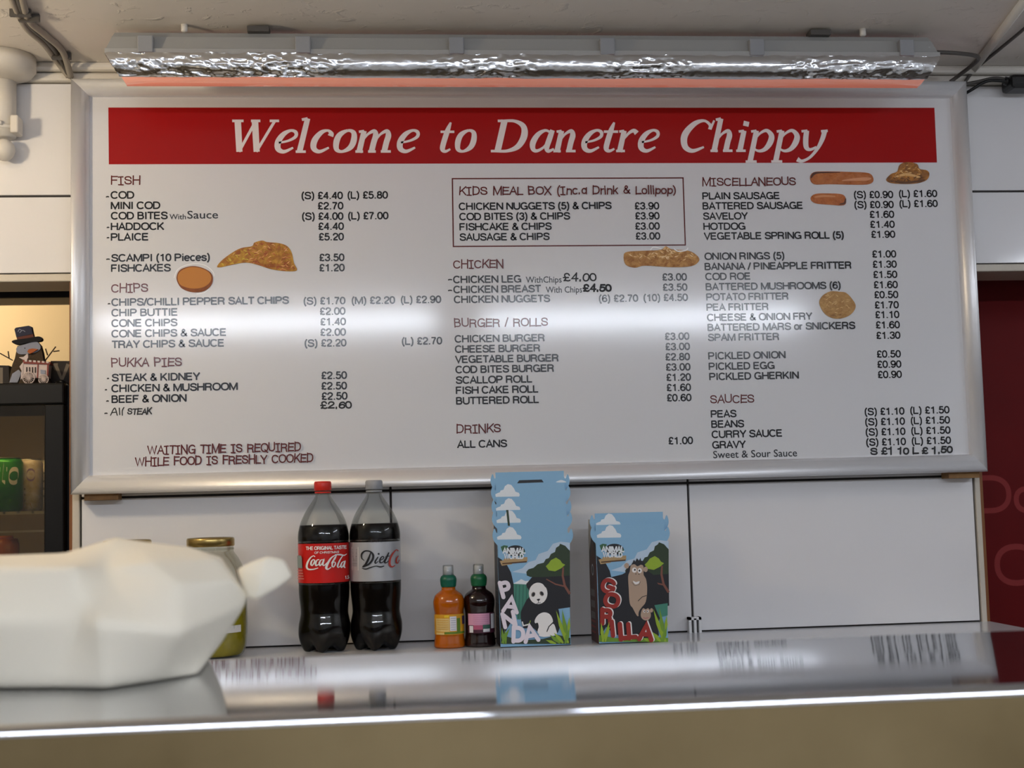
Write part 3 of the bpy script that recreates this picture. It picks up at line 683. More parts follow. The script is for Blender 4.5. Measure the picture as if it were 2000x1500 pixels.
extr('diffuser', dp, FX0 + .004, FX1 - .004, MATS['diffuser'], taper=lambda z: (RIM - z) * .6)
# crumpled foil over the front of the diffuser
NX, NZ = 520, 17
fp = [(-.205, RIM + .001), (-.2075, RIM - .006), (-.208, RIM - .012), (-.2075, RIM - .018), (-.2055, RIM - .024), (-.2025, RIM - .0295), (-.198, RIM - .0345), (-.194, RIM - .038), (-.190, RIM - .0395)]
fp = spline(fp, 2)
v = []; f = []
for i in range(NX + 1):
    e = i / NX
    for k, (y, z) in enumerate(fp):
        tp = (RIM - z) * .6
        x = FX0 + .001 + tp + (FX1 - FX0 - .002 - 2 * tp) * e
        rdg = lambda a_, b_, c_: 1 - 2 * abs(noise.noise(Vector((a_, b_, c_))))
        a = rdg(x * 22 + k * .5, k * .35, 3.1) * .0016 + rdg(x * 48 - k * .8, k * .5, 9) * .0013 + rdg(x * 110 + k * 1.1, k * .9, 4) * .0004
        calm = .16 + min(1.4, 2.2 * max(0, noise.noise(Vector((x * 5, 0, 7.7))) + .3)) + max(0, abs(x) - .66) * 4
        zz = z + (noise.noise(Vector((x * 40, 2, k * .1))) * .004 if k == 0 else (noise.noise(Vector((x * 18, 5, 0))) * .0012 if k == NZ - 1 else 0))
        v.append((x + random.uniform(-.001, .001), y - .001 - a * calm * 1.5, zz))
for i in range(NX):
    for k in range(NZ - 1):
        a = i * NZ + k
        q = (a, a + 1, a + NZ + 1, a + NZ)
        f += [(q[0], q[1], q[2]), (q[0], q[2], q[3])] if random.random() < .5 else [(q[0], q[1], q[3]), (q[1], q[2], q[3])]
tag(mesh('foil_wrap', v, f, MATS['foil'], fx, smooth=True), 'crumpled shiny aluminium foil')
for px in (285, 592, 891, 1185, 1476, 1768):
    x = bp(px, 90, -.2).x
    boxes('clip', [(x - .014, x + .014, -.2095, -.190, RIM + .002, RIM + .034)], MATS['clip_grey'], fx, bevel=.002)
for px in (505, 1600):
    x = bp(px, 62, -.19).x
    boxes('bracket', [(x - .02, x + .02, -.2, -.17, CEIL - .015, CEIL - .004)], MATS['cable_dark'], fx, bevel=.001)
for px in (360, 1685):
    x = bp(px, 62, -.19).x
    lathe('screw_boss', [(.004, CEIL - .014), (.006, CEIL - .012), (.006, CEIL)], (x, -.19), MATS['paint_white'], fx, seg=12)

# ------------------------------------------------------------------ cables on the ceiling, pipe
ZC = .840
def ctube(name, pix, r, M, parent, z=ZC):
    pts = []
    for p in pix:
        pts.append(bz(p[0], p[1], z) if len(p) == 2 else bp(p[0], p[1], p[2]))
    return tube(name, pts, r, MATS[M], parent, seg=8)
cb = thing('ceiling_cable', bz(20, 5, ZC), 'bundle of old painted grey cables strapped along the ceiling above the white pipe', 'cable')
ctube('cable', [(14, -30), (30, 15), (52, 55), (85, 85), (110, 118), (134, 150, .02)], .0058, 'cable_grey', cb)
ctube('cable', [(38, -30), (46, 10), (58, 42), (88, 68), (122, 100), (138, 150, .02)], .0062, 'cable_grey', cb)
ctube('cable', [(28, -30), (40, 15), (58, 50), (92, 80), (116, 112), (136, 150, .02)], .0048, 'cable_dark', cb)
for px, py in ((40, 28), (57, 38), (120, 112)):
    p = bz(px, py, ZC - .004)
    boxes('cable_tie', [(p.x - .018, p.x + .018, p.y - .004, p.y + .004, Z0 + ZC - .008, Z0 + ZC + .005)], MATS['cable_dark'], cb)
cb = thing('lamp_cable', bp(1840, 100, -.15), 'dark flex looping out of the end of the foil-wrapped strip light', 'cable')
ctube('cable', [(1826, 102, -.15), (1870, 104, -.14), (1908, 110, -.1), (1905, 122, -.06), (1872, 148, .0), (1856, 160, .012)], .0042, 'cable_dark', cb)
cb = thing('ceiling_flex', bz(1990, 60, ZC), 'thin dark cable crossing the ceiling to the corner of the menu board', 'cable')
ctube('cable', [(2040, 20), (1996, 60), (1950, 98), (1905, 135), (1885, 160, .02)], .0034, 'cable_dark', cb)
tk = thing('trunking', bz(1950, 60, ZC), 'white painted trunking running across the ceiling beside the thin dark cable', 'trunking')
a = bz(2010, -10, ZC + .002); b2 = bz(1898, 140, ZC + .002)
tube('duct', [a, b2], .011, MATS['paint_white'], tk, seg=4, smooth_path=False)
cb = thing('adapter_cable', bp(1890, 172, .0), 'pair of cables hanging from the black plug to the frame of the menu board', 'cable')
ctube('cable', [(1880, 166, .030), (1910, 160, .02), (1945, 153, .01), (1972, 158, .0)], .0042, 'cable_dark', cb)
ctube('cable', [(1880, 186, .035), (1895, 177, .02), (1930, 158, .005), (1972, 160, -.005)], .0034, 'cable_black', cb)
pg = thing('black_plug', bp(1980, 166, .0), 'black moulded plug hanging by cables under the cornice', 'plug')
pc = bp(1986, 165, .0)
boxes('body', [(pc.x - .022, pc.x + .06, -.025, .03, pc.z - .013, pc.z + .016)], MATS['cable_black'], pg, bevel=.008)
tube('strain_relief', [bp(1962, 158, 0), bp(1972, 160, 0)], .009, MATS['cable_black'], pg)
pp = thing('white_pipe', bp(4, 290, .018), 'white painted pipe with ball end hanging from the ceiling beside the menu board', 'pipe')
c = bp(4, 200, .018); top = CEIL
zb = bp(8, 268, .018).z
lathe('pipe', [(.0265, zb), (.0265, CEIL - .03)], (c.x, c.y), MATS['paint_white'], pp, seg=28)
lathe('pipe_rib', [(.0275, zb + .012), (.029, zb + .014), (.029, zb + .018), (.0275, zb + .02)], (c.x, c.y), MATS['paint_white'], pp, seg=28)
zc = bp(8, 293, .018).z
lathe('ball_end', [(.021 * math.cos(a), zc + .0215 * math.sin(a)) for a in (math.radians(-88 + 11 * k) for k in range(17))], (c.x + .004, c.y), MATS['paint_white'], pp, seg=28)
lathe('ceiling_rose', [(.028, CEIL - .044), (.045, CEIL - .042), (.060, CEIL - .036), (.068, CEIL - .026), (.068, CEIL - .001)], (c.x, c.y - .02), MATS['paint_white'], pp, seg=32)
l0 = bp(26, 265, .018); l1 = bp(42, 231, .018)
boxes('lug', [(l0.x, l1.x, -.008, .03, l0.z, l1.z)], MATS['paint_white'], pp, bevel=.003)
lathe('bolt', [(.004, bp(3, 247, .0).z)] + [(.0045, bp(3, 240, .0).z), (.001, bp(3, 238, .0).z)], (bp(3, 243, .0).x, -.011), MATS['paint_white'], pp, seg=12)

# ------------------------------------------------------------------ cola bottles
cl = clear_mat('clear_pet', (236, 238, 236), .10)
mat('cola', (9, 5, 5), .3, spec=.15)
def bottle_frame(cx_px, base_px, Y):
    s = (Y - CAM.y) / F_PX * 1.012
    x = bp(cx_px, base_px, Y).x
    return x, s
def petal(zb, h):
    def f(r, z, a):
        k = max(0, 1 - (z - zb) / h)
        c = .5 + .5 * math.cos(5 * a + .6)
        return r * (1 - .16 * k * (1 - c)), z + .012 * k * k * (1 - c)
    return f
def cola(cx, base, Y, topdy, cap_m, label, lab_m):
    x, s = bottle_frame(cx, base, Y)
    Z = lambda py: LZ + (1268 - py) * s
    t = thing('cola_bottle', (x, Y, LZ), label, 'bottle')
    prof = [(30, 1268), (38, 1267), (42, 1262), (47, 1250), (50, 1236), (49.4, 1220), (46.5, 1205), (45, 1195), (46, 1180), (47.6, 1165), (48.3, 1150), (48.3, 1138), (48, 1136), (48, 1066), (48.3, 1064), (48.6, 1052), (47, 1040), (43, 1026), (36, 1010), (28, 997), (20.5, 986), (15, 977), (13, 970), (13, 960)]
    prof = [(a[0], a[1]) for a in spline(prof, 3)]
    shell = [(r * s, Z(y)) for r, y in prof]
    md = petal(LZ, .05)
    lathe('shell', shell, (x, Y), cl, t, mod=md, cap=False)
    liq = [(max(r - .8, 1) * s, Z(y)) for r, y in prof if y >= 1030]
    lathe('liquid', liq, (x, Y), MATS['cola'], t, mod=md)
    lathe('cap', [(15.5 * s, Z(966)), (16.3 * s, Z(965)), (16.3 * s, Z(952)), (15.4 * s, Z(949)), (14 * s, Z(948.2))], (x, Y), cap_m, t, seg=40, mod=lambda r, z, a: (r * (1 + .012 * math.cos(40 * a)), z))
    lathe('cap_ring', [(15 * s, Z(971)), (15.4 * s, Z(970)), (15.4 * s, Z(968))], (x, Y), cap_m, t, seg=32)
    lb = lathe('label', [(48.6 * s, Z(1138)), (48.6 * s, Z(1065))], (x, Y), lab_m, t, seg=64, cap=False)
    R = 48.6 * s
    def cyl(px, py, h):     # label-crop pixel (9.09 per photo pixel) -> point on the label
        dx = max(-.999, min(.999, ((px / 9.09 + 580) - cx) / 48.6)); a = math.asin(dx)
        return (x + (R + h) * math.sin(a), Y - (R + h) * math.cos(a), Z(1050 + py / 9.09 - topdy))
    return t, lb, Art(cyl, step=3e-5, base=2e-4)
mat('coke_red', (196, 26, 20), .25); mat('cap_red', (200, 38, 24), .4); mat('cap_silver', (150, 152, 156), .4)
mat('label_silver', (178, 180, 184), .32, metal=.35); mat('print_white', (232, 230, 226), .4); mat('print_black', (20, 20, 22), .4); mat('script_red', (170, 52, 40), .4); mat('print_grey', (120, 120, 124), .5)
PW, PB = MATS['print_white'], MATS['print_black']
t, lb, A = cola(635, 1268, -.060, 0, MATS['cap_red'], 'large cola bottle with red cap and red label on the worktop', MATS['coke_red'])
def ltext(A, s, x0, y0, x1, cap, M, wt=.16, shear=0, style='print'):
    """text in pixel space where y grows downward"""
    B = Art(lambda x, y, h: (x, y, h)); tot = text_extent(s); kx = (x1 - x0) / (tot - .1); x = 0
    for ch in s:
        adv, st_ = G[ch]
        for q in st_:
            A.stroke([(x0 + kx * (x + a + shear * b), y0 - cap * b) for a, b in q], M, wt * cap, closed=(len(q) > 12 and math.dist(q[0], q[-1]) < 1e-3))
        x += adv
ltext(A, 'THE ORIGINAL TASTE', 215, 240, 890, 58, PW, wt=.19)
ltext(A, 'OF CHRISTMAS', 362, 304, 760, 36, PW, wt=.18, shear=.15)
def sc(pts, n=6): A.stroke(spline(pts, n), PW, cap='round')
sc([(372, 352, 16), (350, 338, 14), (300, 372, 22), (252, 450, 32), (236, 520, 34), (262, 562, 28), (340, 566, 20), (420, 545, 14)])
sc([(345, 400, 14), (318, 430, 26), (308, 478, 30), (328, 500, 18), (358, 460, 24), (368, 415, 20), (345, 400, 14)])
sc([(440, 405, 14), (412, 410, 18), (386, 455, 30), (392, 502, 26), (430, 486, 14)])
sc([(505, 405, 12), (470, 415, 18), (445, 465, 30), (456, 505, 20), (490, 470, 18), (520, 405, 22), (500, 480, 28), (520, 506, 16), (560, 470, 14), (600, 430, 12)])
sc([(706, 372, 22), (690, 410, 16), (640, 470, 12), (690, 380, 12), (720, 350, 14), (690, 345, 16), (630, 390, 26), (576, 480, 36), (556, 545, 38), (580, 570, 22), (630, 540, 14)])
sc([(700, 330, 12), (780, 335, 26), (840, 350, 18), (880, 330, 10)])
sc([(680, 450, 12), (655, 475, 22), (650, 520, 24), (672, 535, 16), (696, 500, 22), (700, 465, 16), (680, 450, 12)])
sc([(820, 350, 12), (770, 430, 22), (735, 520, 28), (750, 548, 16), (780, 520, 12)])
sc([(840, 450, 12), (805, 470, 18), (785, 520, 26), (798, 552, 18), (826, 515, 18), (852, 452, 20), (834, 530, 26), (850, 560, 14)])
A.fill([(80, 340), (110, 330), (150, 335), (160, 380), (166, 545), (84, 545)], mat('label_panel', (136, 148, 146), .5))
for k in range(4): A.stroke([(80, 590 + 45 * k), (170 + 8 * k, 590 + 45 * k)], mat('print_pink', (208, 120, 108), .5), 16)
ltext(A, '1.5', 845, 752, 905, 55, PW)
tag(A.build('label_print', lb), 'white lettering on the red label')
t, lb, A = cola(736, 1266, -.060, 3.0, MATS['cap_silver'], 'large diet cola bottle with silver cap and silver label on the worktop', MATS['label_silver'])
A.fill([(1020, 240), (1135, 240), (1130, 640), (1020, 640)], PW)
for k in range(15): A.stroke([(1032, 285 + 20 * k), (1112, 285 + 20 * k)], MATS['print_grey'], 7 if k % 3 else 12)
ltext(A, 'NO SUGAR', 1315, 165, 1625, 48, PB, wt=.2)
def sb(pts, M=PB): A.stroke(spline(pts, 6), M, cap='round')
sb([(1345, 345, 18), (1310, 440, 34), (1262, 530, 34), (1212, 575, 22)])
sb([(1235, 470, 10), (1195, 430, 18), (1196, 360, 26), (1250, 312, 22), (1330, 318, 24), (1385, 375, 36), (1376, 455, 36), (1310, 535, 28), (1215, 580, 18)])
sb([(1465, 420, 20), (1420, 490, 28), (1425, 522, 20), (1470, 490, 10)]); A.ell(1478, 365, 17, 17, PB)
sb([(1490, 480, 12), (1550, 450, 14), (1560, 420, 16), (1530, 415, 18), (1500, 460, 28), (1500, 510, 26), (1540, 510, 14), (1580, 460, 10)])
sb([(1645, 355, 18), (1610, 430, 28), (1575, 500, 28), (1595, 522, 18), (1640, 490, 10)]); sb([(1590, 420, 10), (1650, 408, 14)])
sb([(1200, 600, 10), (1260, 615, 18), (1340, 590, 18), (1430, 570, 16), (1500, 585, 24), (1560, 575, 16)])
SR = MATS['script_red']
sb([(1800, 330, 16), (1770, 310, 14), (1710, 370, 24), (1665, 460, 32), (1655, 550, 32), (1690, 595, 22), (1740, 575, 14)], SR)
sb([(1800, 420, 14), (1770, 460, 22), (1765, 520, 24), (1790, 540, 14), (1815, 490, 14)], SR)
tag(A.build('label_print', lb), 'black and red script on the silver label')

# ------------------------------------------------------------------ little juice bottles
mat('juice_orange', (214, 110, 10), .15, spec=.5); mat('juice_dark', (34, 12, 16), .1, spec=.5)
mat('cap_teal', (16, 92, 72), .35); mat('cap_green', (18, 92, 56), .35); mat('nozzle_white', (214, 216, 224), .4)
def juice(cx, liq_m, cap_m, label, art):
    Y = -.075; x, s = bottle_frame(cx, 1263, Y); Z = lambda py: LZ + (1263 - py) * s
    t = thing('juice_bottle', (x, Y, LZ), label, 'bottle')
    pr_ = [(27, 1263), (29.5, 1261), (30, 1256), (29, 1247), (28, 1238), (27.7, 1219), (27.7, 1202), (28.4, 1194), (30, 1184), (29.8, 1174), (26, 1164), (18, 1157.5), (14, 1154), (13.6, 1148)]
    pr_ = spline(pr_, 4)
    lathe('liquid', [((r - .7) * s, Z(y)) for r, y in pr_], (x, Y), liq_m, t)
    lathe('shell', [(r * s, Z(y)) for r, y in pr_], (x, Y), cl, t, cap=False)
    lathe('collar', [(r * s, Z(y)) for r, y in spline([(13.4, 1149), (14.6, 1147), (15.6, 1140), (15.8, 1134), (14, 1129), (10.5, 1126)], 4)], (x, Y), cap_m, t, seg=36)
    lathe('nozzle', [(8.2 * s, Z(1126)), (7.8 * s, Z(1112)), (7.2 * s, Z(1110))], (x, Y), MATS['nozzle_white'], t, seg=28)
    lathe('clear_cap', [(10.6 * s, Z(1127)), (10.2 * s, Z(1109)), (9.2 * s, Z(1107.4)), (.5 * s, Z(1107))], (x, Y), cl, t, seg=28, cap=False)
    R = 28.5 * s
    def cyl(px, py, h):
        dx = max(-.999, min(.999, (px / 8.333 + 835 - cx) / 28.6)); a = math.asin(dx)
        return (x + (R + h) * math.sin(a), Y - (R + h) * math.cos(a), Z(1095 + py / 8.333))
    A = Art(cyl, step=1.2e-4, base=1e-4); art(A); A.build('label', t)
def gridfill(A, x0, x1, y0, y1, M, n=10):
    n = max(1, int(abs(x1 - x0) / 11))
    for k in range(n):
        a = x0 + (x1 - x0) * k / n; b_ = x0 + (x1 - x0) * (k + 1) / n
        if k: A.h -= A.step
        A.raw([(a, y0), (b_, y0), (b_, y1), (a, y1)], [(0, 1, 2, 3)], M)
def art_o(A):
    gridfill(A, 126, 595, 868, 1185, mat('lab_amber', (206, 150, 34), .4), 16)
    gridfill(A, 150, 355, 930, 1135, mat('lab_cream', (214, 186, 120), .5), 6)
    gridfill(A, 275, 350, 880, 915, mat('lab_yellow', (232, 196, 40), .5), 3)
    gridfill(A, 362, 465, 900, 1125, mat('lab_white', (216, 216, 222), .5), 4)
    for k in range(6): gridfill(A, 375, 455, 926 + 34 * k, 934 + 34 * k, mat('lab_line', (150, 150, 160), .5)); A.h -= A.step
    gridfill(A, 470, 525, 930, 1170, mat('lab_green', (92, 124, 32), .5), 3)
    gridfill(A, 275, 590, 1140, 1172, MATS['lab_green'], 6); gridfill(A, 155, 270, 1148, 1182, MATS['lab_cream'], 4)
    gridfill(A, 555, 592, 900, 1030, mat('lab_plum', (60, 44, 74), .5), 2)
    for k in range(5): gridfill(A, 170, 340, 957 + 34 * k, 963 + 34 * k, MATS['lab_amber']); A.h -= A.step
def art_d(A):
    gridfill(A, 660, 1110, 860, 1175, mat('lab_darkpink', (70, 30, 48), .4), 16)
    gridfill(A, 670, 1005, 870, 1050, mat('lab_pink', (206, 150, 178), .5), 8)
    gridfill(A, 745, 890, 1050, 1120, mat('lab_rose', (176, 84, 116), .5), 4)
    for k in range(5): gridfill(A, 745, 980, 897 + 32 * k, 903 + 32 * k, mat('lab_mauve', (186, 124, 154), .5)); A.h -= A.step
    gridfill(A, 685, 740, 1060, 1165, MATS['lab_white'], 2); gridfill(A, 890, 1005, 1045, 1160, mat('lab_teal', (60, 96, 86), .5), 4)
    gridfill(A, 895, 1000, 1110, 1158, MATS['lab_white'], 4); gridfill(A, 1020, 1078, 880, 1110, MATS['lab_white'], 3)
juice(878.5, MATS['juice_orange'], MATS['cap_teal'], 'small sports-cap bottle of orange juice drink beside the dark one', art_o)
juice(938, MATS['juice_dark'], MATS['cap_green'], 'small sports-cap bottle of dark purple drink against the panda boxes', art_d)

# ------------------------------------------------------------------ pickle jars
jg = clear_mat('jar_glass', (240, 242, 238), .12)
mat('brine', (176, 160, 40), .18, spec=.4, var=(40, (140, 128, 24), .5)); mat('brass_lid', (176, 152, 92), .28, metal=.9)
mat('jar_label', (216, 212, 206), .5)
def jar(cx, label, level):
    Y = -.085; x, s = bottle_frame(cx, 1272, Y); Z = lambda py: LZ + (1271 - py) * s
    t = thing('pickle_jar', (x, Y, LZ), label, 'jar', 'pickle jars behind the wrapped parcel')
    pr_ = spline([(50, 1271), (58, 1268), (64, 1255), (67, 1225), (67, 1180), (66, 1140), (62, 1112), (54, 1093), (46, 1081), (42.5, 1075), (42.5, 1066)], 4)
    lathe('glass', [(r * s, Z(y)) for r, y in pr_], (x, Y), jg, t, cap=False)
    lathe('pickles', [((r - 2.2) * s, Z(y) + .002) for r, y in pr_ if y >= level], (x, Y), MATS['brine'], t)
    lathe('lid', [(43 * s, Z(1066)), (44.5 * s, Z(1064.5)), (44.5 * s, Z(1053)), (43.5 * s, Z(1050)), (40 * s, Z(1049.3)), (38 * s, Z(1050.6))], (x, Y), MATS['brass_lid'], t, seg=56)
    lathe('glass_thread', [(43 * s, Z(1073)), (44 * s, Z(1071)), (43 * s, Z(1069))], (x, Y), jg, t, cap=False)
    R = 67.4 * s
    v = []; f = []
    for k in range(13):
        a = math.radians(-60 + 10 * k)
        v += [(x + R * math.sin(a), Y - R * math.cos(a), Z(1224)), (x + R * math.sin(a), Y - R * math.cos(a), Z(1211))]
    mesh('label', v, [(2 * k, 2 * k + 2, 2 * k + 3, 2 * k + 1) for k in range(12)], MATS['jar_label'], t, smooth=True)
jar(413, 'large glass jar of yellow pickles with gold lid, nearer the cola bottles', 1150)
jar(249, 'pickle jar with only its gold lid showing over the wrapped parcel', 1150)

# ------------------------------------------------------------------ animal meal boxes
def cm_(n, c, r=.45): return mat(n, c, r)
SKY = cm_('box_sky', (134, 180, 214)); SKYD = cm_('box_sky_deep', (116, 164, 204)); CLD = cm_('box_cloud', (226, 232, 238)); PALE = cm_('box_pale_cloud', (186, 206, 226))
DARK = cm_('box_black', (26, 26, 32)); LEAF = cm_('box_leaf', (40, 58, 34)); LIME = cm_('box_lime', (146, 176, 44)); TEAL = cm_('box_teal', (64, 130, 112)); TEALD = cm_('box_teal_dark', (50, 106, 92))
TRUNK = cm_('box_trunk', (124, 76, 62)); FACE = cm_('box_fur_white', (232, 230, 230)); LET = cm_('box_letter', (226, 218, 230)); REDL = cm_('box_red_letter', (150, 40, 30)); TAN = cm_('box_tan', (176, 152, 132)); WOOD = cm_('box_plank', (176, 148, 104)); GRASS = cm_('box_grass', (110, 150, 44)); BOARD = cm_('box_card', (176, 166, 150), .6); BROWN = cm_('box_side_brown', (74, 22, 20)); GREY = cm_('box_grey', (120, 112, 106)); LG = cm_('logo_green', (52, 96, 64))
FB = -.118
def box_shell(t, xl, xr, yt, yb, Yf, depth, lift, back_mat=BOARD, side_mat=DARK):
    """card box: px corners of the front; returns z of the base"""
    P = lambda px, py: bp(px, py, Yf)
    x0 = P(xl, yb).x; x1 = P(xr, yb).x; zt = P((xl + xr) / 2, yt).z; zb = LZ + lift
    zt0 = P(xl, yt + 38).z
    th = .0009
    o = boxes('front_panel', [(x0, x1, Yf, Yf + th, zb, zt)], SKY, t)
    boxes('back_panel', [(x0, x1, Yf + depth - th, Yf + depth, zb, zt - .012)], back_mat, t)
    for nm, xs in (('side_panel', x0), ('side_panel', x1 - th)):
        # side wall with a gable point folded between the panels
        ym = Yf + depth / 2; zs = zt0 - .01
        v = [(xs, Yf + th, zb), (xs, Yf + depth - th, zb), (xs, Yf + depth - th, zs - .03), (xs, ym, zs + .012), (xs, Yf + th, zs - .03)]
        v += [(a + th, b_, c_) for a, b_, c_ in v]
        mesh(nm, v, [(0, 1, 2, 3, 4), (9, 8, 7, 6, 5)] + [(i, (i + 1) % 5, (i + 1) % 5 + 5, i + 5) for i in range(5)], side_mat, t)
    boxes('base_panel', [(x0, x1, Yf, Yf + depth, zb, zb + th)], BOARD, t)
    # leaf-shaped locking tabs at both edges
    for sx, sgn in ((xl, -1), (xr, 1)):
        sx -= .0000279 * (sx - 170) * (yb - yt)
        tab = spline([(sx - sgn * 2, yt + 10), (sx + sgn * 2, yt + 14), (sx + sgn * 6, yt + 5), (sx + sgn * 9, yt + 10), (sx + sgn * 10.5, yt + 19), (sx + sgn * 8, yt + 28), (sx + sgn * 3, yt + 35), (sx - sgn * 2, yt + 37)], 3, True)
        slab('tab', tab, Yf + .0001, .0009, SKY, t)
    return o
def cloud(A, x, y, w=47, h=25, M=CLD):
    A.fill([(x, y + h), (x - 1, y + h * .8), (x + w * .08, y + h * .7), (x + w * .17, y + h * .64), (x + w * .2, y + h * .5), (x + w * .32, y + h * .44), (x + w * .38, y + h * .16), (x + w * .5, y), (x + w * .64, y + h * .06), (x + w * .76, y + h * .34), (x + w * .82, y + h * .6), (x + w * .96, y + h * .68), (x + w, y + h * .84), (x + w * .97, y + h * .97)], M)
def leafblade(A, x0, y0, x1, y1, w, M):
    dx, dy = x1 - x0, y1 - y0; L = math.hypot(dx, dy); nx, ny = -dy / L, dx / L
    A.fill([(x0 - nx * w * .4, y0 - ny * w * .4), (x0 + dx * .5 - nx * w, y0 + dy * .5 - ny * w), (x1, y1), (x0 + dx * .5 + nx * w, y0 + dy * .5 + ny * w), (x0 + nx * w * .4, y0 + ny * w * .4)], M)
def scenery(A, dx, dy):
    """shared print: mountain, forest, tree, clouds, logo (panda-box pixels shifted by dx, dy)"""
    q = lambda L: [(p[0] + dx, p[1] + dy, *p[2:]) for p in L]
    f_ = lambda L, M, sm=0: A.fill(q(L), M, sm)
    f_([(1113, 1060), (1095, 1058), (1080, 1062), (1070, 1076), (1052, 1082), (1046, 1094), (1032, 1098), (1020, 1110), (1000, 1117), (1040, 1122), (1113, 1118)], PALE)
    f_([(1003, 1172), (1003, 1140), (1018, 1136), (1034, 1138), (1034, 1210), (1010, 1210)], TEAL)
    f_([(1002, 1140), (1010, 1136), (1018, 1131), (1026, 1135), (1034, 1134), (1038, 1142)], CLD)
    for k in range(4): A.stroke(q([(1008 + 7 * k, 1142), (1006 + 7 * k, 1208)]), TEALD, 2)
    f_([(972, 1088), (980, 1093), (990, 1103), (998, 1118), (1003, 1140), (1004, 1172), (998, 1215), (978, 1250), (976, 1180), (974, 1130)], DARK)
    f_([(1030, 1138), (1040, 1126), (1113, 1116), (1114, 1186), (1086, 1190), (1060, 1190), (1036, 1170)], DARK)
    f_([(1028, 1117), (1032, 1112), (1042, 1109), (1050, 1102), (1062, 1099), (1066, 1092), (1072, 1090), (1076, 1082), (1084, 1078), (1086, 1070), (1092, 1066), (1094, 1062), (1104, 1066), (1113, 1076), (1113, 1124), (1062, 1127), (1036, 1127), (1029, 1124)], LEAF)
    f_([(1066, 1106), (1072, 1100), (1076, 1094), (1086, 1089), (1094, 1094), (1098, 1100), (1104, 1103), (1096, 1110), (1084, 1116), (1072, 1114)], LIME)
    A.stroke(q([(1100, 1108, 3), (1099, 1125, 4), (1103, 1144, 4.5), (1113, 1160, 5)]), TRUNK); A.stroke(q([(1067, 1131, 2), (1085, 1141, 2.6), (1102, 1145, 3)]), TRUNK)
    # logo
    f_([(978, 1068), (984, 1065), (992, 1066), (990, 1078), (981, 1077)], LG); A.ell(1007 + dx, 1076 + dy, 18, 11, DARK); f_([(1016, 1074), (1026, 1076), (1022, 1086), (1014, 1090)], LG)
    f_([(976, 1096), (984, 1094), (984, 1091), (1030, 1088), (1030, 1096), (1000, 1100), (1000, 1102), (980, 1105)], WOOD)
    A.stroke(q([(981, 1101), (1029, 1097)]), cm_('logo_line', (84, 56, 30)), 2.6)
    ltext(A, 'ANIMAL', 982 + dx, 1081 + dy, 1026 + dx, 11, CLD, wt=.24); ltext(A, 'WORLD', 985 + dx, 1091.5 + dy, 1022 + dx, 10, CLD, wt=.25)
def grass(A, dx, dy):
    for x0, y0, x1, y1, w, M in ((1108, 1255, 1098, 1190, 4, GRASS), (1104, 1250, 1086, 1192, 3.5, LIME), (1110, 1240, 1112, 1205, 3, LIME), (1100, 1256, 1082, 1236, 4, LIME), (1094, 1256, 1074, 1240, 4, GRASS), (1110, 1256, 1096, 1226, 4, LIME), (1104, 1257, 1112, 1228, 4, GRASS), (1086, 1257, 1066, 1250, 3, LIME)):
        leafblade(A, x0 + dx, y0 + dy, x1 + dx, y1 + dy, w, M)
tops = [(921, 'topmost, with the handle slot'), (944, 'second from the top'), (971.5, 'third from the top'), (995, 'fourth from the top'), (1027.5, 'lowest, showing the whole picture')]
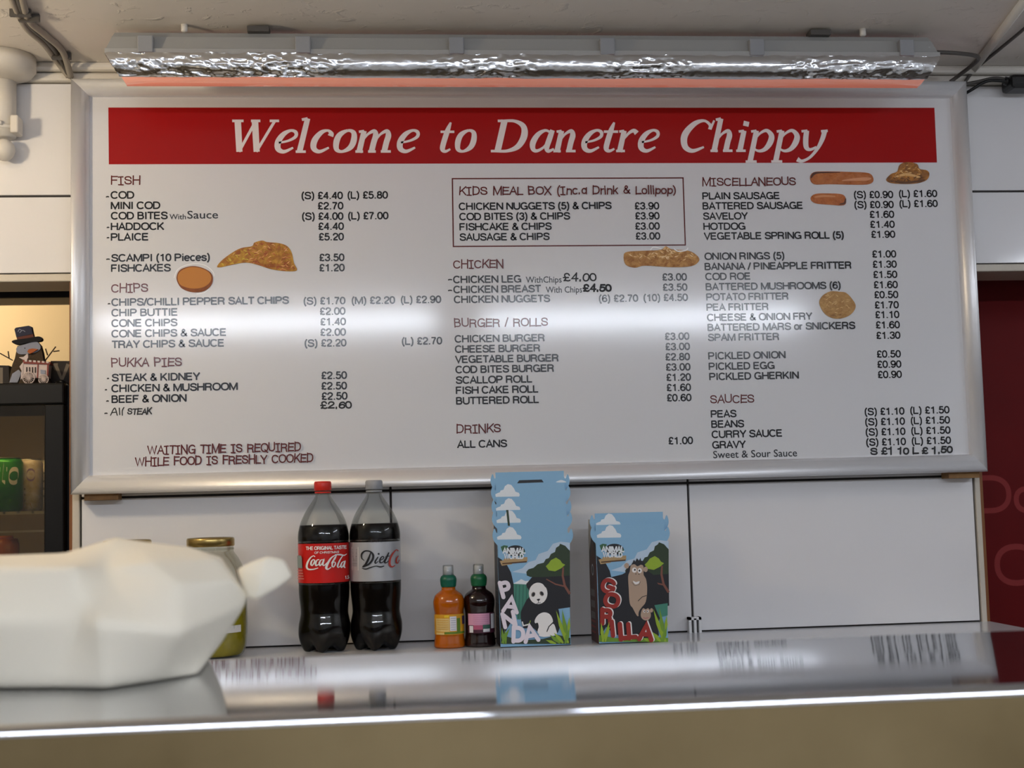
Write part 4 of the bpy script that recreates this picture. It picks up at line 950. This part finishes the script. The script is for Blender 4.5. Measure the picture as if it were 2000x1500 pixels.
for k, (yt, where) in enumerate(tops):
    j = 4 - k; Yf = FB + .0032 * j
    t = thing('meal_box', bp(1046, 1258, Yf) * 1.0, 'blue panda meal box, %s of the nested stack' % where, 'box', 'nested panda meal boxes')
    t.location.z = LZ
    xl, xr = (977.5, 1115) if k == 4 else (976 + k * .4, 1111 + k)
    fpn = box_shell(t, xl, xr, yt, 1258, Yf, .092 - .0064 * j, .0005 + (1027.5 - yt) * .00095)
    A = Art(lambda x, y, h, Yf=Yf: tuple(bp(x, y, Yf - h)), step=3e-5, base=5e-5)
    if k: cloud(A, 967.2 + 1.1 * k, yt + 1.5)
    if k == 0:
        A.fill([(1010, 944), (1014, 938), (1058, 936.5), (1062, 942)], DARK)
        A.fill([(1086, 942), (1093, 938), (1099, 938), (1106, 942)], CLD, 3)
    if k == 3: A.fill([(988.5, 996), (993, 996), (996, 1027), (992, 1027)], LEAF);
    if k == 4:
        scenery(A, 0, 0)
        # panda: ears, head, body
        A.fill([(1028, 1140), (1038, 1135), (1044, 1140), (1040, 1152), (1032, 1151)], DARK, 3); A.fill([(1060, 1137), (1070, 1136), (1074, 1146), (1066, 1150)], DARK, 3)
        A.fill([(1022, 1185), (1034, 1166), (1060, 1160), (1080, 1172), (1092, 1195), (1090, 1235), (1060, 1240), (1040, 1226), (1022, 1226), (1017, 1200)], DARK, 4)
        A.ell(1051, 1159, 18.2, 21, FACE)
        A.fill([(1060, 1140), (1066, 1142), (1070, 1150), (1064, 1146)], DARK)
        A.ell(1041.5, 1161, 3.8, 5, GREY, .4); A.ell(1042, 1161, 2.6, 3.6, DARK, .4); A.ell(1058, 1159.5, 3.8, 5, GREY, -.6); A.ell(1058.5, 1159, 2.6, 3.8, DARK, -.6)
        A.fill([(1048, 1170.5), (1055, 1169.5), (1052, 1174)], DARK, 2); A.stroke([(1052, 1173), (1051, 1178), (1047, 1180)], DARK, 1); A.stroke([(1051, 1178), (1056, 1177)], DARK, 1)
        A.fill([(1044, 1215), (1050, 1202), (1062, 1196), (1074, 1200), (1080, 1214), (1072, 1228), (1062, 1240), (1050, 1236), (1052, 1222)], FACE, 4)
        A.fill([(1066, 1232), (1080, 1218), (1086, 1230), (1086, 1240), (1062, 1244), (1052, 1240)], FACE, 3)
        A.stroke([(1080, 1216), (1072, 1224), (1068, 1234)], DARK, 2)
        A.fill([(1042, 1222), (1050, 1216), (1052, 1226), (1047, 1230)], DARK, 3)
        A.stroke([(1036, 1212), (1034, 1218), (1028, 1220)], LIME, 1.6); A.stroke([(1020, 1214), (1022, 1222), (1032, 1220)], FACE, 2.4)
        A.fill([(978, 1257.5), (978, 1240), (1000, 1246), (1030, 1250), (1060, 1248), (1090, 1240), (1114, 1246), (1114, 1257.5)], LEAF)
        grass(A, 0, 0)
        for x0, y0, x1, y1 in ((984, 1258, 980, 1226), (988, 1258, 986, 1230), (980, 1256, 996, 1226)): leafblade(A, x0, y0, x1, y1, 3, GRASS)
        def big(ch, x0, y0, w, h, rot, M=LET, wt=.34, back=None):
            B = G[ch]; c_, s_ = math.cos(rot), math.sin(rot)
            for q in B[1]:
                pts = [(x0 + (a * w) * c_ - (-b * h) * s_, y0 + (a * w) * s_ + (-b * h) * c_) for a, b in q]
                if back: A.stroke([(x + 2.2, y - 1.2) for x, y in pts], back, wt * h, closed=(len(q) > 12 and math.dist(q[0], q[-1]) < 1e-3), cap='round')
            for q in B[1]:
                pts = [(x0 + (a * w) * c_ - (-b * h) * s_, y0 + (a * w) * s_ + (-b * h) * c_) for a, b in q]
                A.stroke(pts, M, wt * h, closed=(len(q) > 12 and math.dist(q[0], q[-1]) < 1e-3), cap='round')
        big('P', 981, 1167, 22, 29, -.26, wt=.28); big('A', 981, 1193, 33, 29, .12, wt=.26); big('N', 984, 1226, 27, 27, -.22, wt=.28); big('D', 1000, 1253, 25, 29, .03, wt=.28); big('A', 1025, 1254, 31, 30, -.16, wt=.27)
    A.build('printed_artwork', fpn)

# gorilla boxes: two, nested
for k, (yt, where) in enumerate([(1001, 'inner one standing up behind the other'), (1023.5, 'outer one with the full picture')]):
    j = 1 - k; Yf = FB + .0032 * j
    t = thing('meal_box', bp(1238, 1254, Yf), 'blue gorilla meal box, %s' % where, 'box', 'nested gorilla meal boxes'); t.location.z = LZ
    xl, xr = (1170, 1305) if k else (1169.5, 1303.5)
    fpn = box_shell(t, xl, xr, yt, 1254, Yf, .092 - .0064 * j, .0005 + (1023.5 - yt) * .00095, side_mat=BROWN if k else DARK)
    A = Art(lambda x, y, h, Yf=Yf: tuple(bp(x, y, Yf - h)), step=3e-5, base=5e-5)
    cloud(A, (1165, 1166.5)[k], yt + 2, h=(24, 25)[k])
    if k == 1:
        scenery(A, 193, -3)
        A.fill([(1168, 1160), (1178, 1126), (1190, 1128), (1215, 1122), (1222, 1118), (1228, 1106), (1240, 1100), (1256, 1108), (1275, 1122), (1290, 1150), (1290, 1205), (1276, 1240), (1200, 1240), (1175, 1215)], DARK)
        # hair tuft, head, face, chest
        A.fill([(1230, 1108), (1236, 1098), (1238, 1093), (1241, 1097), (1244, 1090), (1248, 1095), (1251, 1089), (1252, 1095), (1257, 1096), (1262, 1112), (1258, 1120), (1232, 1120)], DARK)
        A.ell(1224, 1105, 4.6, 5.4, TAN); A.ell(1261, 1112, 4.2, 5.2, TAN)
        A.fill([(1230, 1116), (1232, 1105), (1239, 1102), (1245, 1106), (1252, 1103), (1257, 1107), (1257, 1122), (1262, 1132), (1264, 1152), (1261, 1176), (1252, 1188), (1246, 1204), (1236, 1188), (1230, 1178), (1228, 1150), (1227, 1126)], TAN, 4)
        A.ell(1239, 1113.5, 4.6, 5, FACE); A.ell(1249.5, 1114.5, 4.2, 5, FACE); A.ell(1240, 1113, 1.7, 2, DARK); A.ell(1249, 1114.5, 1.7, 2, DARK)
        A.ell(1242, 1121, 1.2, .8, DARK); A.ell(1248, 1121.5, 1.2, .8, DARK)
        A.fill([(1236, 1134), (1242, 1137), (1249, 1135), (1247, 1140), (1240, 1141)], FACE, 2); A.stroke([(1234, 1137), (1240, 1144), (1248, 1142), (1251, 1136)], GREY, 1.2)
        A.stroke([(1263, 1163), (1254, 1166), (1246, 1174)], DARK, 1.3)
        # young one
        A.ell(1262, 1200, 15, 16, DARK); A.fill([(1252, 1210), (1275, 1208), (1284, 1225), (1284, 1246), (1250, 1246)], DARK, 3)
        A.ell(1272.5, 1192, 3, 4.2, TAN); A.fill([(1252, 1196), (1256, 1188), (1261, 1190), (1266, 1188), (1270, 1194), (1271, 1204), (1266, 1211), (1258, 1211), (1252, 1205)], TAN, 3)
        A.ell(1258.5, 1194, 2, 2.6, FACE); A.ell(1265, 1194, 2, 2.6, FACE); A.ell(1259, 1194, 1, 1.3, DARK); A.ell(1264.5, 1194, 1, 1.3, DARK); A.stroke([(1256, 1206), (1261, 1208), (1267, 1206)], cm_('box_lip', (176, 116, 116)), 2)
        A.fill([(1278, 1182), (1304, 1178), (1304, 1202), (1288, 1206)], TEAL)
        A.fill([(1170, 1253.5), (1170, 1240), (1200, 1246), (1240, 1248), (1280, 1244), (1305, 1246), (1305, 1253.5)], GRASS)
        grass(A, 190, -3)
        for ch, x0, y0, w, h, r_ in (('G', 1171, 1152, 26, 26, .35), ('O', 1177, 1182, 28, 27, .25), ('R', 1174, 1218, 22, 28, .0), ('I', 1194, 1242, 18, 28, -.1), ('L', 1211, 1249, 18, 30, -.08), ('L', 1227, 1247, 20, 28, -.08), ('A', 1247, 1248, 29, 30, .08)):
            big(ch, x0, y0, w, h, r_, REDL, wt=.31, back=FACE)
        for x0, y0, x1, y1 in ((1178, 1254, 1174, 1216), (1182, 1254, 1190, 1214), (1176, 1252, 1192, 1224)): leafblade(A, x0, y0, x1, y1, 3.4, LIME)
    A.build('printed_artwork', fpn)
    if k == 1:
        # print on the side wall: white squares and an oval
        xs = bp(xl, 1254, Yf).x
        sm_ = Art(lambda u, w, h: (xs - h, FB + .004 + u, LZ + w), step=3e-5, base=1e-4)
        sm_.fill([(.001, .0), (.088, .0), (.088, .02), (.001, .02)], BROWN)
        for w0 in (.098, .077, .056): sm_.fill([(.03, w0), (.078, w0), (.078, w0 - .013), (.03, w0 - .013)], GREY)
        for w0 in (.04, .03, .02): sm_.fill([(.03, w0), (.08, w0), (.08, w0 - .004), (.03, w0 - .004)], REDL)
        sm_.ell(.046, .135, .012, .011, CLD); sm_.ell(.046, .135, .008, .008, DARK)
        sm_.build('side_print', t)

# ------------------------------------------------------------------ fridge in the left opening
FY = .13
xr_ = bp(125, 900, FY).x; zt_ = bp(60, 748, FY).z; gx = bp(86, 900, FY).x; gz = bp(40, 791, FY).z
FWD = .60; xs_ = min(bp(142, 900, FY + .03).x, -PX - .0225)
fr = thing('drinks_fridge', (xr_ - FWD / 2, FY + .28, 0), 'black glass-door drinks fridge in the opening beside the menu board', 'fridge')
K = MATS['fridge_black']; x0 = xr_ - FWD
boxes('cabinet', [(x0, x0 + .03, FY + .03, FY + .56, 0, zt_), (xr_ - .02, xs_, FY + .03, FY + .56, 0, zt_ - .004), (x0, xr_, FY + .03, FY + .56, zt_ - .03, zt_ - .004), (x0, xr_, FY + .03, FY + .56, 0, .12)], K, fr)
boxes('liner', [(x0 + .03, xr_ - .03, FY + .52, FY + .55, .12, zt_ - .03)], MATS['fridge_liner'], fr)
fwid = xr_ - gx
boxes('door_rail', [(x0, xr_, FY, FY + .028, gz, zt_)], K, fr, bevel=.004); boxes('door_rail', [(x0, xr_, FY, FY + .028, .1, .16)], K, fr, bevel=.004)
boxes('door_stile', [(gx, xr_, FY + .0005, FY + .028, .16, gz)], K, fr, bevel=.003); boxes('door_stile', [(x0, x0 + fwid, FY + .0005, FY + .028, .16, gz)], K, fr, bevel=.003)
boxes('door_glass', [(x0 + fwid, gx, FY + .012, FY + .016, .16, gz)], clear_mat('fridge_glass', (206, 200, 180), .16, .02), fr)
SH = []
for py in (999, 1130):
    zsh = bp(40, py, FY + .1).z; SH.append(zsh)
    v = [(x0 + .032, xr_ - .032, FY + .05, FY + .055, zsh - .006, zsh)] + [(x0 + .05 + .028 * i, x0 + .054 + .028 * i, FY + .05, FY + .5, zsh - .004, zsh) for i in range(19)]
    boxes('wire_shelf', v, MATS['wire_white'], fr)
boxes('price_rail', [(x0 + .032, xr_ - .032, FY + .046, FY + .05, bp(40, 1040, FY + .05).z, bp(40, 1036, FY + .05).z)], MATS['wire_white'], fr)
boxes('interior_fill', [(x0 + .05, xr_ - .05, FY + .032, FY + .045, zt_ - .040, zt_ - .032)], mat('fridge_fill_glow', (255, 238, 205), .4, emit=((255, 224, 176), 24.0)), fr)  # hidden glow strip added to brighten the fridge inside
# drinks inside
def can(px, Y, rpx, h, body, label, art, tilt=0):
    s = (Y - CAM.y) / F_PX; x = bp(px, 998, Y).x; r = rpx * s
    t = thing('drink_can', (x, Y, SH[0]), label, 'can', 'cans on the upper fridge shelf')
    z = SH[0] + .0005
    lathe('body', [(r * .86, z), (r, z + .006), (r, z + h - .010), (r * .86, z + h - .002)], (x, Y), body, t, seg=40)
    lathe('rim', [(r * .86, z + h - .002), (r * .9, z + h), (r * .82, z + h), (r * .80, z + h - .003)], (x, Y), mat('can_tin', (186, 186, 184), .3, metal=.9), t, seg=40)
    def cyl(u, w, q):
        a = max(-1.3, min(1.3, u)); return (x + (r + q) * math.sin(a), Y - (r + q) * math.cos(a), z + w)
    A = Art(cyl, step=3e-5, base=1e-4); art(A); A.build('can_print', t)
gcan = mat('can_green', (44, 136, 44), .3, metal=.3); wcan = mat('can_pale', (206, 198, 206), .35, var=(60, (176, 160, 120), .3))
def art_s(A):
    draw_text(A, 'te', .05, .056, 1.1, .044, PW, wt=.2, shear=.1); A.stroke([(-.3, .022), (.6, .022)], mat('can_lime', (140, 190, 90), .4), .003)
def art_r(A):
    draw_text(A, 'RIO', -1.0, .062, .65, .026, mat('can_violet', (132, 104, 160), .4), wt=.17)
    for w0 in (.022, .034, .046): A.stroke([(-.5, w0), (-.1, w0)], mat('can_olive', (96, 92, 70), .5), .004)
    A.fill([(-.3, .006), (.4, .006), (.3, .016), (-.2, .016)], mat('can_gold', (196, 150, 60), .4))
def art_3(A):
    for w0 in (.02, .036, .052, .07): A.stroke(spline([(-.8, w0), (-.2, w0 + .012), (.5, w0), (1, w0 + .01)], 4), MATS['can_olive'], .005)
can(6, FY + .12, 36, .110, gcan, 'green drink can with white lettering inside the fridge', art_s)
can(58, FY + .17, 24, .108, wcan, 'pale can with violet lettering inside the fridge next to the green can', art_r)
can(95, FY + .26, 27, .108, wcan, 'pale can half hidden at the edge of the fridge door', art_3)
ob = bp(12, 1075, FY + .15)
SH[1] += .0006
t = thing('orange_bottle', (ob.x, FY + .15, SH[1]), 'bottle of orange drink on the lower fridge shelf', 'bottle')
zt2 = bp(12, 1052, FY + .15).z
lathe('body', [(.022, SH[1]), (.026, SH[1] + .005), (.026, zt2 - .012), (.022, zt2)], (ob.x, ob.y), MATS['juice_orange'], t, seg=24, mod=lambda r, z, a: (r * (1 + .06 * math.cos(9 * a)), z))
lathe('cap', [(.014, zt2), (.014, zt2 + .006)], (ob.x, ob.y), MATS['juice_orange'], t, seg=20)

# ornaments on the fridge
OY = FY + .10; OT = zt_
def drop(poly):                  # let the lowest points of a photo outline rest on the fridge top
    return poly
felt = mat('snow_grey', (150, 154, 168), .8, bump=(200, .2)); scarf = mat('scarf_brown', (74, 60, 44), .9, bump=(150, .4)); hatm = mat('hat_blue', (54, 54, 72), .8); hatb = mat('hat_black', (20, 20, 24), .8); carrot = mat('carrot', (176, 92, 40), .7); band = mat('hat_band', (110, 62, 50), .8); twig = mat('twig', (58, 44, 34), .8)
sn = thing('snowman_ornament', bp(55, 746, OY), 'flat wooden snowman ornament in a tilted top hat on the fridge', 'ornament'); sn.location.z = OT
yb = 747
bd = slab('body', [(34, 676), (31, 690), (29, 700), (24, 712), (20, 730), (18, yb + 2), (98, yb + 2), (94, 730), (88, 712), (84, 700), (82, 688), (78, 674), (72, 667)], OY, .02, scarf, sn)
slab('face', spline([(33, 678), (50, 672), (70, 667), (78, 674), (78, 682), (70, 688), (55, 691), (40, 692), (33, 688)], 3, True), OY - .003, .006, felt, sn)
slab('arm', [(18, yb), (24, 730), (36, 722), (42, 728), (34, yb)], OY - .004, .006, felt, sn)
slab('nose', [(53, 687), (56, 682), (64, 680.5), (74, 682), (66, 687), (58, 691)], OY - .008, .006, carrot, sn)
slab('hat_brim', spline([(23, 668), (28, 664), (50, 661), (74, 657), (81, 660), (79, 666), (60, 668), (34, 673)], 3, True), OY - .006, .016, hatb, sn)
slab('hat_band', [(32, 658), (64, 652), (66, 660), (34, 665)], OY - .005, .014, band, sn)
slab('hat_crown', [(28, 643), (31, 640), (56, 636), (61, 638), (64, 653), (32, 659)], OY - .005, .014, hatm, sn)
A = Art(lambda x, y, h: tuple(bp(x, y, OY - .0055 - h)), step=3e-5, base=5e-5)
A.stroke(spline([(35, 648), (38, 643), (42, 646), (38, 650), (44, 645), (49, 648)], 4), felt, 1.3)
A.ell(48.5, 680, 1, 1.3, hatb); A.build('hat_stitching', sn)
for a, b_ in (((87, 706), (109, 677)), ((104, 686.5), (116, 685)), ((93, 694), (89, 681)), ((25, 704), (0, 690)), ((18, 700), (16, 686))):
    tube('twig_arm', [bp(a[0], a[1], OY + .008), bp(b_[0], b_[1], OY + .008)], .0013, twig, sn, seg=6)
ct = thing('popcorn_cart', bp(72, 747, OY - .03), 'little red and white striped cart ornament with spoked wheels in front of the snowman', 'ornament'); ct.location.z = OT
cw = mat('cart_white', (206, 190, 184), .6); cr = mat('cart_red', (134, 54, 44), .6); cdk = mat('cart_dark', (60, 48, 44), .7)
CY = OY - .035
slab('cart_body', [(46, 708), (96, 712), (94, 738), (45, 738)], CY, .022, cw, ct)
slab('awning', [(44, 703), (98, 707), (98, 712), (46, 710)], CY - .003, .028, cr, ct)
for k in range(6): slab('awning_scallop', [(48 + 8.4 * k, 702.5 + .6 * k), (53 + 8.4 * k, 703 + .6 * k), (53 + 8.4 * k, 706.5 + .6 * k), (48 + 8.4 * k, 706 + .6 * k)], CY - .005, .004, cw, ct)
for k in range(4): slab('stripe', [(51 + 5.6 * k, 717), (53 + 5.6 * k, 717), (53 + 5.6 * k, 728), (51 + 5.6 * k, 728)], CY - .002, .003, cdk, ct)
slab('corner_post', [(73, 711), (75, 711), (74, 738), (72, 738)], CY - .002, .003, cr, ct); slab('corner_post', [(92, 712), (95, 712), (94, 736), (91, 736)], CY - .002, .003, cr, ct)
slab('menu_plate', [(79, 722), (88, 723), (88, 731), (79, 730)], CY - .003, .003, felt, ct)
for cx_, cy_, r_ in ((56, 738, 11), (85, 741, 9)):
    c3 = bp(cx_, cy_, CY - .006); R_ = r_ * (CY - CAM.y) / F_PX
    c3.z = max(c3.z, OT + R_ * .98)
    ring = [(c3.x + R_ * math.cos(a), c3.y, c3.z + R_ * math.sin(a)) for a in (2 * math.pi * k / 20 for k in range(21))]
    w = tube('wheel', ring, .0011, cw, ct, seg=6, smooth_path=False, cap=False)
    for k in range(8):
        a = math.pi * k / 8
        tube('spoke', [(c3.x + R_ * math.cos(a), c3.y, c3.z + R_ * math.sin(a)), (c3.x - R_ * math.cos(a), c3.y, c3.z - R_ * math.sin(a))], .0007, cw, w, seg=5)
slab('bird', [(37, 698), (46, 697), (54, 690), (55, 698), (52, 704), (44, 702)], CY - .002, .006, cw, ct)
slab('bunting', [(38, 716), (46, 706), (44, 738), (40, 742), (42, 724)], CY - .001, .008, cw, ct)
blk = mat('block_dark', (44, 38, 34), .7); blt = mat('block_letter', (128, 116, 100), .7)
def block(poly, strokes, label):
    t = thing('letter_block', bp(poly[0][0], 747, OY + .03), label, 'ornament', 'letter blocks on the fridge'); t.location.z = OT
    slab('block', poly, OY + .03, .03, blk, t)
    A = Art(lambda x, y, h: tuple(bp(x, y, OY + .03 - h)), step=3e-5, base=2e-4)
    for q, w in strokes: A.stroke(q, blt, w)
    A.build('letter_face', t)
block([(-30, 713), (17, 714), (18, 749), (-30, 749)], [([(2, 718), (2, 749)], 7)], 'dark wooden letter block left of the snowman on the fridge')
block([(99, 705), (150, 705), (150, 749), (99, 749)], [([(108, 711), (121, 742), (133, 711)], 7), ([(104, 711), (113, 711)], 3)], 'dark wooden block with pale letter beside the menu board frame on the fridge')
bc = thing('black_cable_coil', bp(118, 745, OY - .01), 'black coiled flex lying on the fridge beside the letter block', 'cable'); bc.location.z = OT
pts = [Vector((bp(108 + 6 * k, 744, OY - .02).x, OY - .02 + .006 * (k % 2), OT + .005 + .004 * math.sin(k))) for k in range(7)]
tube('flex', pts, .0045, MATS['cable_black'], bc)

# ------------------------------------------------------------------ steel counter of the frying range
CH = Z0 - .0351 - .180
def yd(d): return CAM.y + d
CPROF = [(1.25, .0), (1.27, .0), (1.29, .00007), (1.31, .00023), (1.33, .00048), (1.35, .00082), (1.37, .00127), (1.39, .00182), (1.41, .00245), (1.43, .00317), (1.45, .00398), (1.47, .00487), (1.49, .00586), (1.51, .00694), (1.53, .00812), (1.55, .00941), (1.57, .0108), (1.59, .01226)]
prof = []; R_ = .010; d0 = 1.240
for k in range(9):
    a = math.radians(180 - 90 * k / 8); prof.append((d0 + R_ + R_ * math.cos(a), CH - R_ + R_ * math.sin(a)))
CZ = [(a, CH + b_) for a, b_ in spline(CPROF, 6)]
prof += CZ[1:]
def counter_z(Y):
    dd = Y - CAM.y
    for (a, za), (b_, zb_) in zip(CZ, CZ[1:]):
        if a <= dd <= b_: return za + (zb_ - za) * (dd - a) / (b_ - a)
    return CH if dd < CZ[0][0] else CZ[-1][1]
rg = thing('steel_counter', (0, -1.25, 0), 'stainless steel counter of the frying range with shiny top in front of the worktop', 'counter')
CX0, CX1 = -2.2, 2.3; NXC = 60
v = []; f = []; n = len(prof)
for i in range(NXC + 1):
    x = CX0 + (CX1 - CX0) * i / NXC
    v += [(x, yd(a), b_) for a, b_ in prof]
for i in range(NXC):
    for k in range(n - 1): f.append((i * n + k, (i + 1) * n + k, (i + 1) * n + k + 1, i * n + k + 1))
mesh('top_sheet', v, f, MATS['steel'], rg, smooth=True)
zl = prof[0][1]
boxes('front_panel', [(CX0, CX1, yd(d0) + .0005, yd(d0) + .02, .10, zl)], MATS['steel_front'], rg)
boxes('carcass', [(CX0 + .01, CX1 - .01, yd(d0) + .02, yd(1.58), .10, CH - .02)], MATS['steel_front'], rg)
boxes('back_edge', [(CX0, CX1, yd(prof[-1][0]) - .001, yd(prof[-1][0]) + .002, CH - .1, prof[-1][1])], MATS['steel'], rg)
boxes('plinth', [(CX0 + .02, CX1 - .02, yd(d0) + .06, yd(1.56), 0, .10)], MATS['fridge_black'], rg)

# ------------------------------------------------------------------ the wrapped parcel
paper = mat('wrap_paper', (240, 233, 216), .75, spec=.25, bump=(18, .05, 5))
pk = thing('wrapped_parcel', (-.75, -1.18, counter_z(-1.18)), 'white paper parcel of takeaway food with twisted end on the steel counter', 'parcel')
PV = {}
def pv(n, px, py, Y, floor=False):
    p = bp(px, py, Y)
    if floor: p.z = counter_z(Y) + .0008
    PV[n] = p
for n, x, y, Y in (('b0', -330, 1330, -1.215), ('b1', 0, 1328, -1.235), ('b2', 110, 1334, -1.245), ('b3', 205, 1337, -1.262), ('b4', 300, 1332, -1.225), ('b5', 385, 1312, -1.19)): pv(n, x, y, Y, True)
for n, x, y, Y in (('m0', -330, 1200, -1.26), ('m1', 0, 1212, -1.275), ('m2', 155, 1215, -1.27), ('m3', 190, 1216, -1.295), ('m4', 350, 1236, -1.268), ('m5', 425, 1262, -1.16), ('m6', 478, 1184, -1.155),
                   ('u0', -330, 1112, -1.235), ('u1', 0, 1106, -1.245), ('u2', 148, 1108, -1.262), ('u3', 205, 1112, -1.215), ('u4', 290, 1097, -1.225), ('u5', 345, 1140, -1.245), ('u6', 425, 1092, -1.165), ('n1', 447, 1110, -1.15), ('n2', 486, 1165, -1.15), ('h', 455, 1135, -1.185),
                   ('t0', -330, 1088, -1.16), ('t1', 0, 1084, -1.155), ('t2', 125, 1079, -1.15), ('t3', 225, 1047, -1.145), ('t4', 290, 1058, -1.14), ('t5', 370, 1068, -1.135), ('t6', 420, 1087, -1.14)): pv(n, x, y, Y)
for n in ('b0', 'b1', 'b2', 'b3', 'b4', 'b5', 'm0', 'm1', 'm2', 'm3', 'm4', 'm5', 'u0', 'u1', 'u2', 'u3', 'u4', 'u5', 'u6'):
    p = PV[n].copy(); p.y = -2.28 - p.y
    if n[0] == 'b': p.z = counter_z(p.y) + .0008
    PV['k' + n] = p
names = list(PV); ix = {n: i for i, n in enumerate(names)}
FR = ['b0 b1 m1 m0', 'b1 b2 m2 m1', 'b2 b3 m3 m2', 'b3 b4 m4 m3', 'b4 b5 m5 m4', 'm0 m1 u1 u0', 'm1 m2 u2 u1', 'm2 m3 u3 u2', 'm3 m4 u5 u3', 'u3 u5 u4', 'u5 h u6 u4', 'm4 m6 h u5', 'm4 m5 m6', 'm6 n2 h', 'h n2 n1', 'h n1 u6']
TP = ['u0 u1 t1 t0', 'u1 u2 t2 t1', 'u2 u3 t3 t2', 'u3 u4 t4 t3', 'u4 u6 t5 t4', 'u6 n1 t6 t5']
TPB = ['ku0 t0 t1 ku1', 'ku1 t1 t2 ku2', 'ku2 t2 t3 ku3', 'ku3 t3 t4 ku4', 'ku4 t4 t5 ku6', 'ku6 t5 t6 n1']
BK = []
for q in ['b0 b1 m1 m0', 'b1 b2 m2 m1', 'b2 b3 m3 m2', 'b3 b4 m4 m3', 'b4 b5 m5 m4', 'm0 m1 u1 u0', 'm1 m2 u2 u1', 'm2 m3 u3 u2', 'm3 m4 u5 u3', 'u3 u5 u4']:
    BK.append(' '.join('k' + a for a in q.split()[::-1]))
BK += ['ku4 ku6 n1 ku5', 'ku5 n1 n2 km4', 'km4 n2 m6 km5', 'km5 m6 m5']
BT = ['b5 kb5 km5 m5', 'b4 kb4 kb5 b5', 'b3 kb3 kb4 b4', 'b2 kb2 kb3 b3', 'b1 kb1 kb2 b2', 'b0 kb0 kb1 b1', 'b0 m0 km0 kb0', 'm0 u0 ku0 km0', 'u0 t0 ku0']
faces = [tuple(ix[a] for a in q.split()) for q in FR + TP + TPB + BK + BT]
o = mesh('paper_wrap', [PV[n] for n in names], faces, paper, pk, smooth=True)
bm = bmesh.new(); bm.from_mesh(o.data); bmesh.ops.recalc_face_normals(bm, faces=bm.faces)
cl_ = bm.edges.layers.float.get('crease_edge') or bm.edges.layers.float.new('crease_edge')
for e in bm.edges: e[cl_] = .88
bm.to_mesh(o.data); bm.free()
for p in o.data.polygons: p.use_smooth = True
md = o.modifiers.new('soft_folds', 'SUBSURF'); md.levels = 2; md.render_levels = 3
# twisted end: a folded fan of paper
E_ = [(462, 1112, -1.150), (490, 1098, -1.158), (520, 1087, -1.160), (553, 1093, -1.155), (571, 1126, -1.15), (540, 1150, -1.162), (500, 1172, -1.165), (480, 1168, -1.155)]
F2 = [bp(x, y, Y) for x, y, Y in E_]; c2 = bp(512, 1128, -1.172); B2 = [p + Vector((0, .018, 0)) for p in F2]; c4 = bp(512, 1128, -1.128)
v = F2 + [c2] + B2 + [c4]; n = 8
f = [(i, (i + 1) % n, n) for i in range(n)] + [((i + 1) % n + n + 1, i + n + 1, 2 * n + 1) for i in range(n)] + [(i, i + n + 1, (i + 1) % n + n + 1, (i + 1) % n) for i in range(n)]
o = mesh('twisted_end', v, f, paper, pk, smooth=True)
bm = bmesh.new(); bm.from_mesh(o.data); bmesh.ops.recalc_face_normals(bm, faces=bm.faces)
cl_ = bm.edges.layers.float.get('crease_edge') or bm.edges.layers.float.new('crease_edge')
for e in bm.edges: e[cl_] = .45
bm.to_mesh(o.data); bm.free()
for p in o.data.polygons: p.use_smooth = True
md = o.modifiers.new('soft_folds', 'SUBSURF'); md.levels = 2; md.render_levels = 2
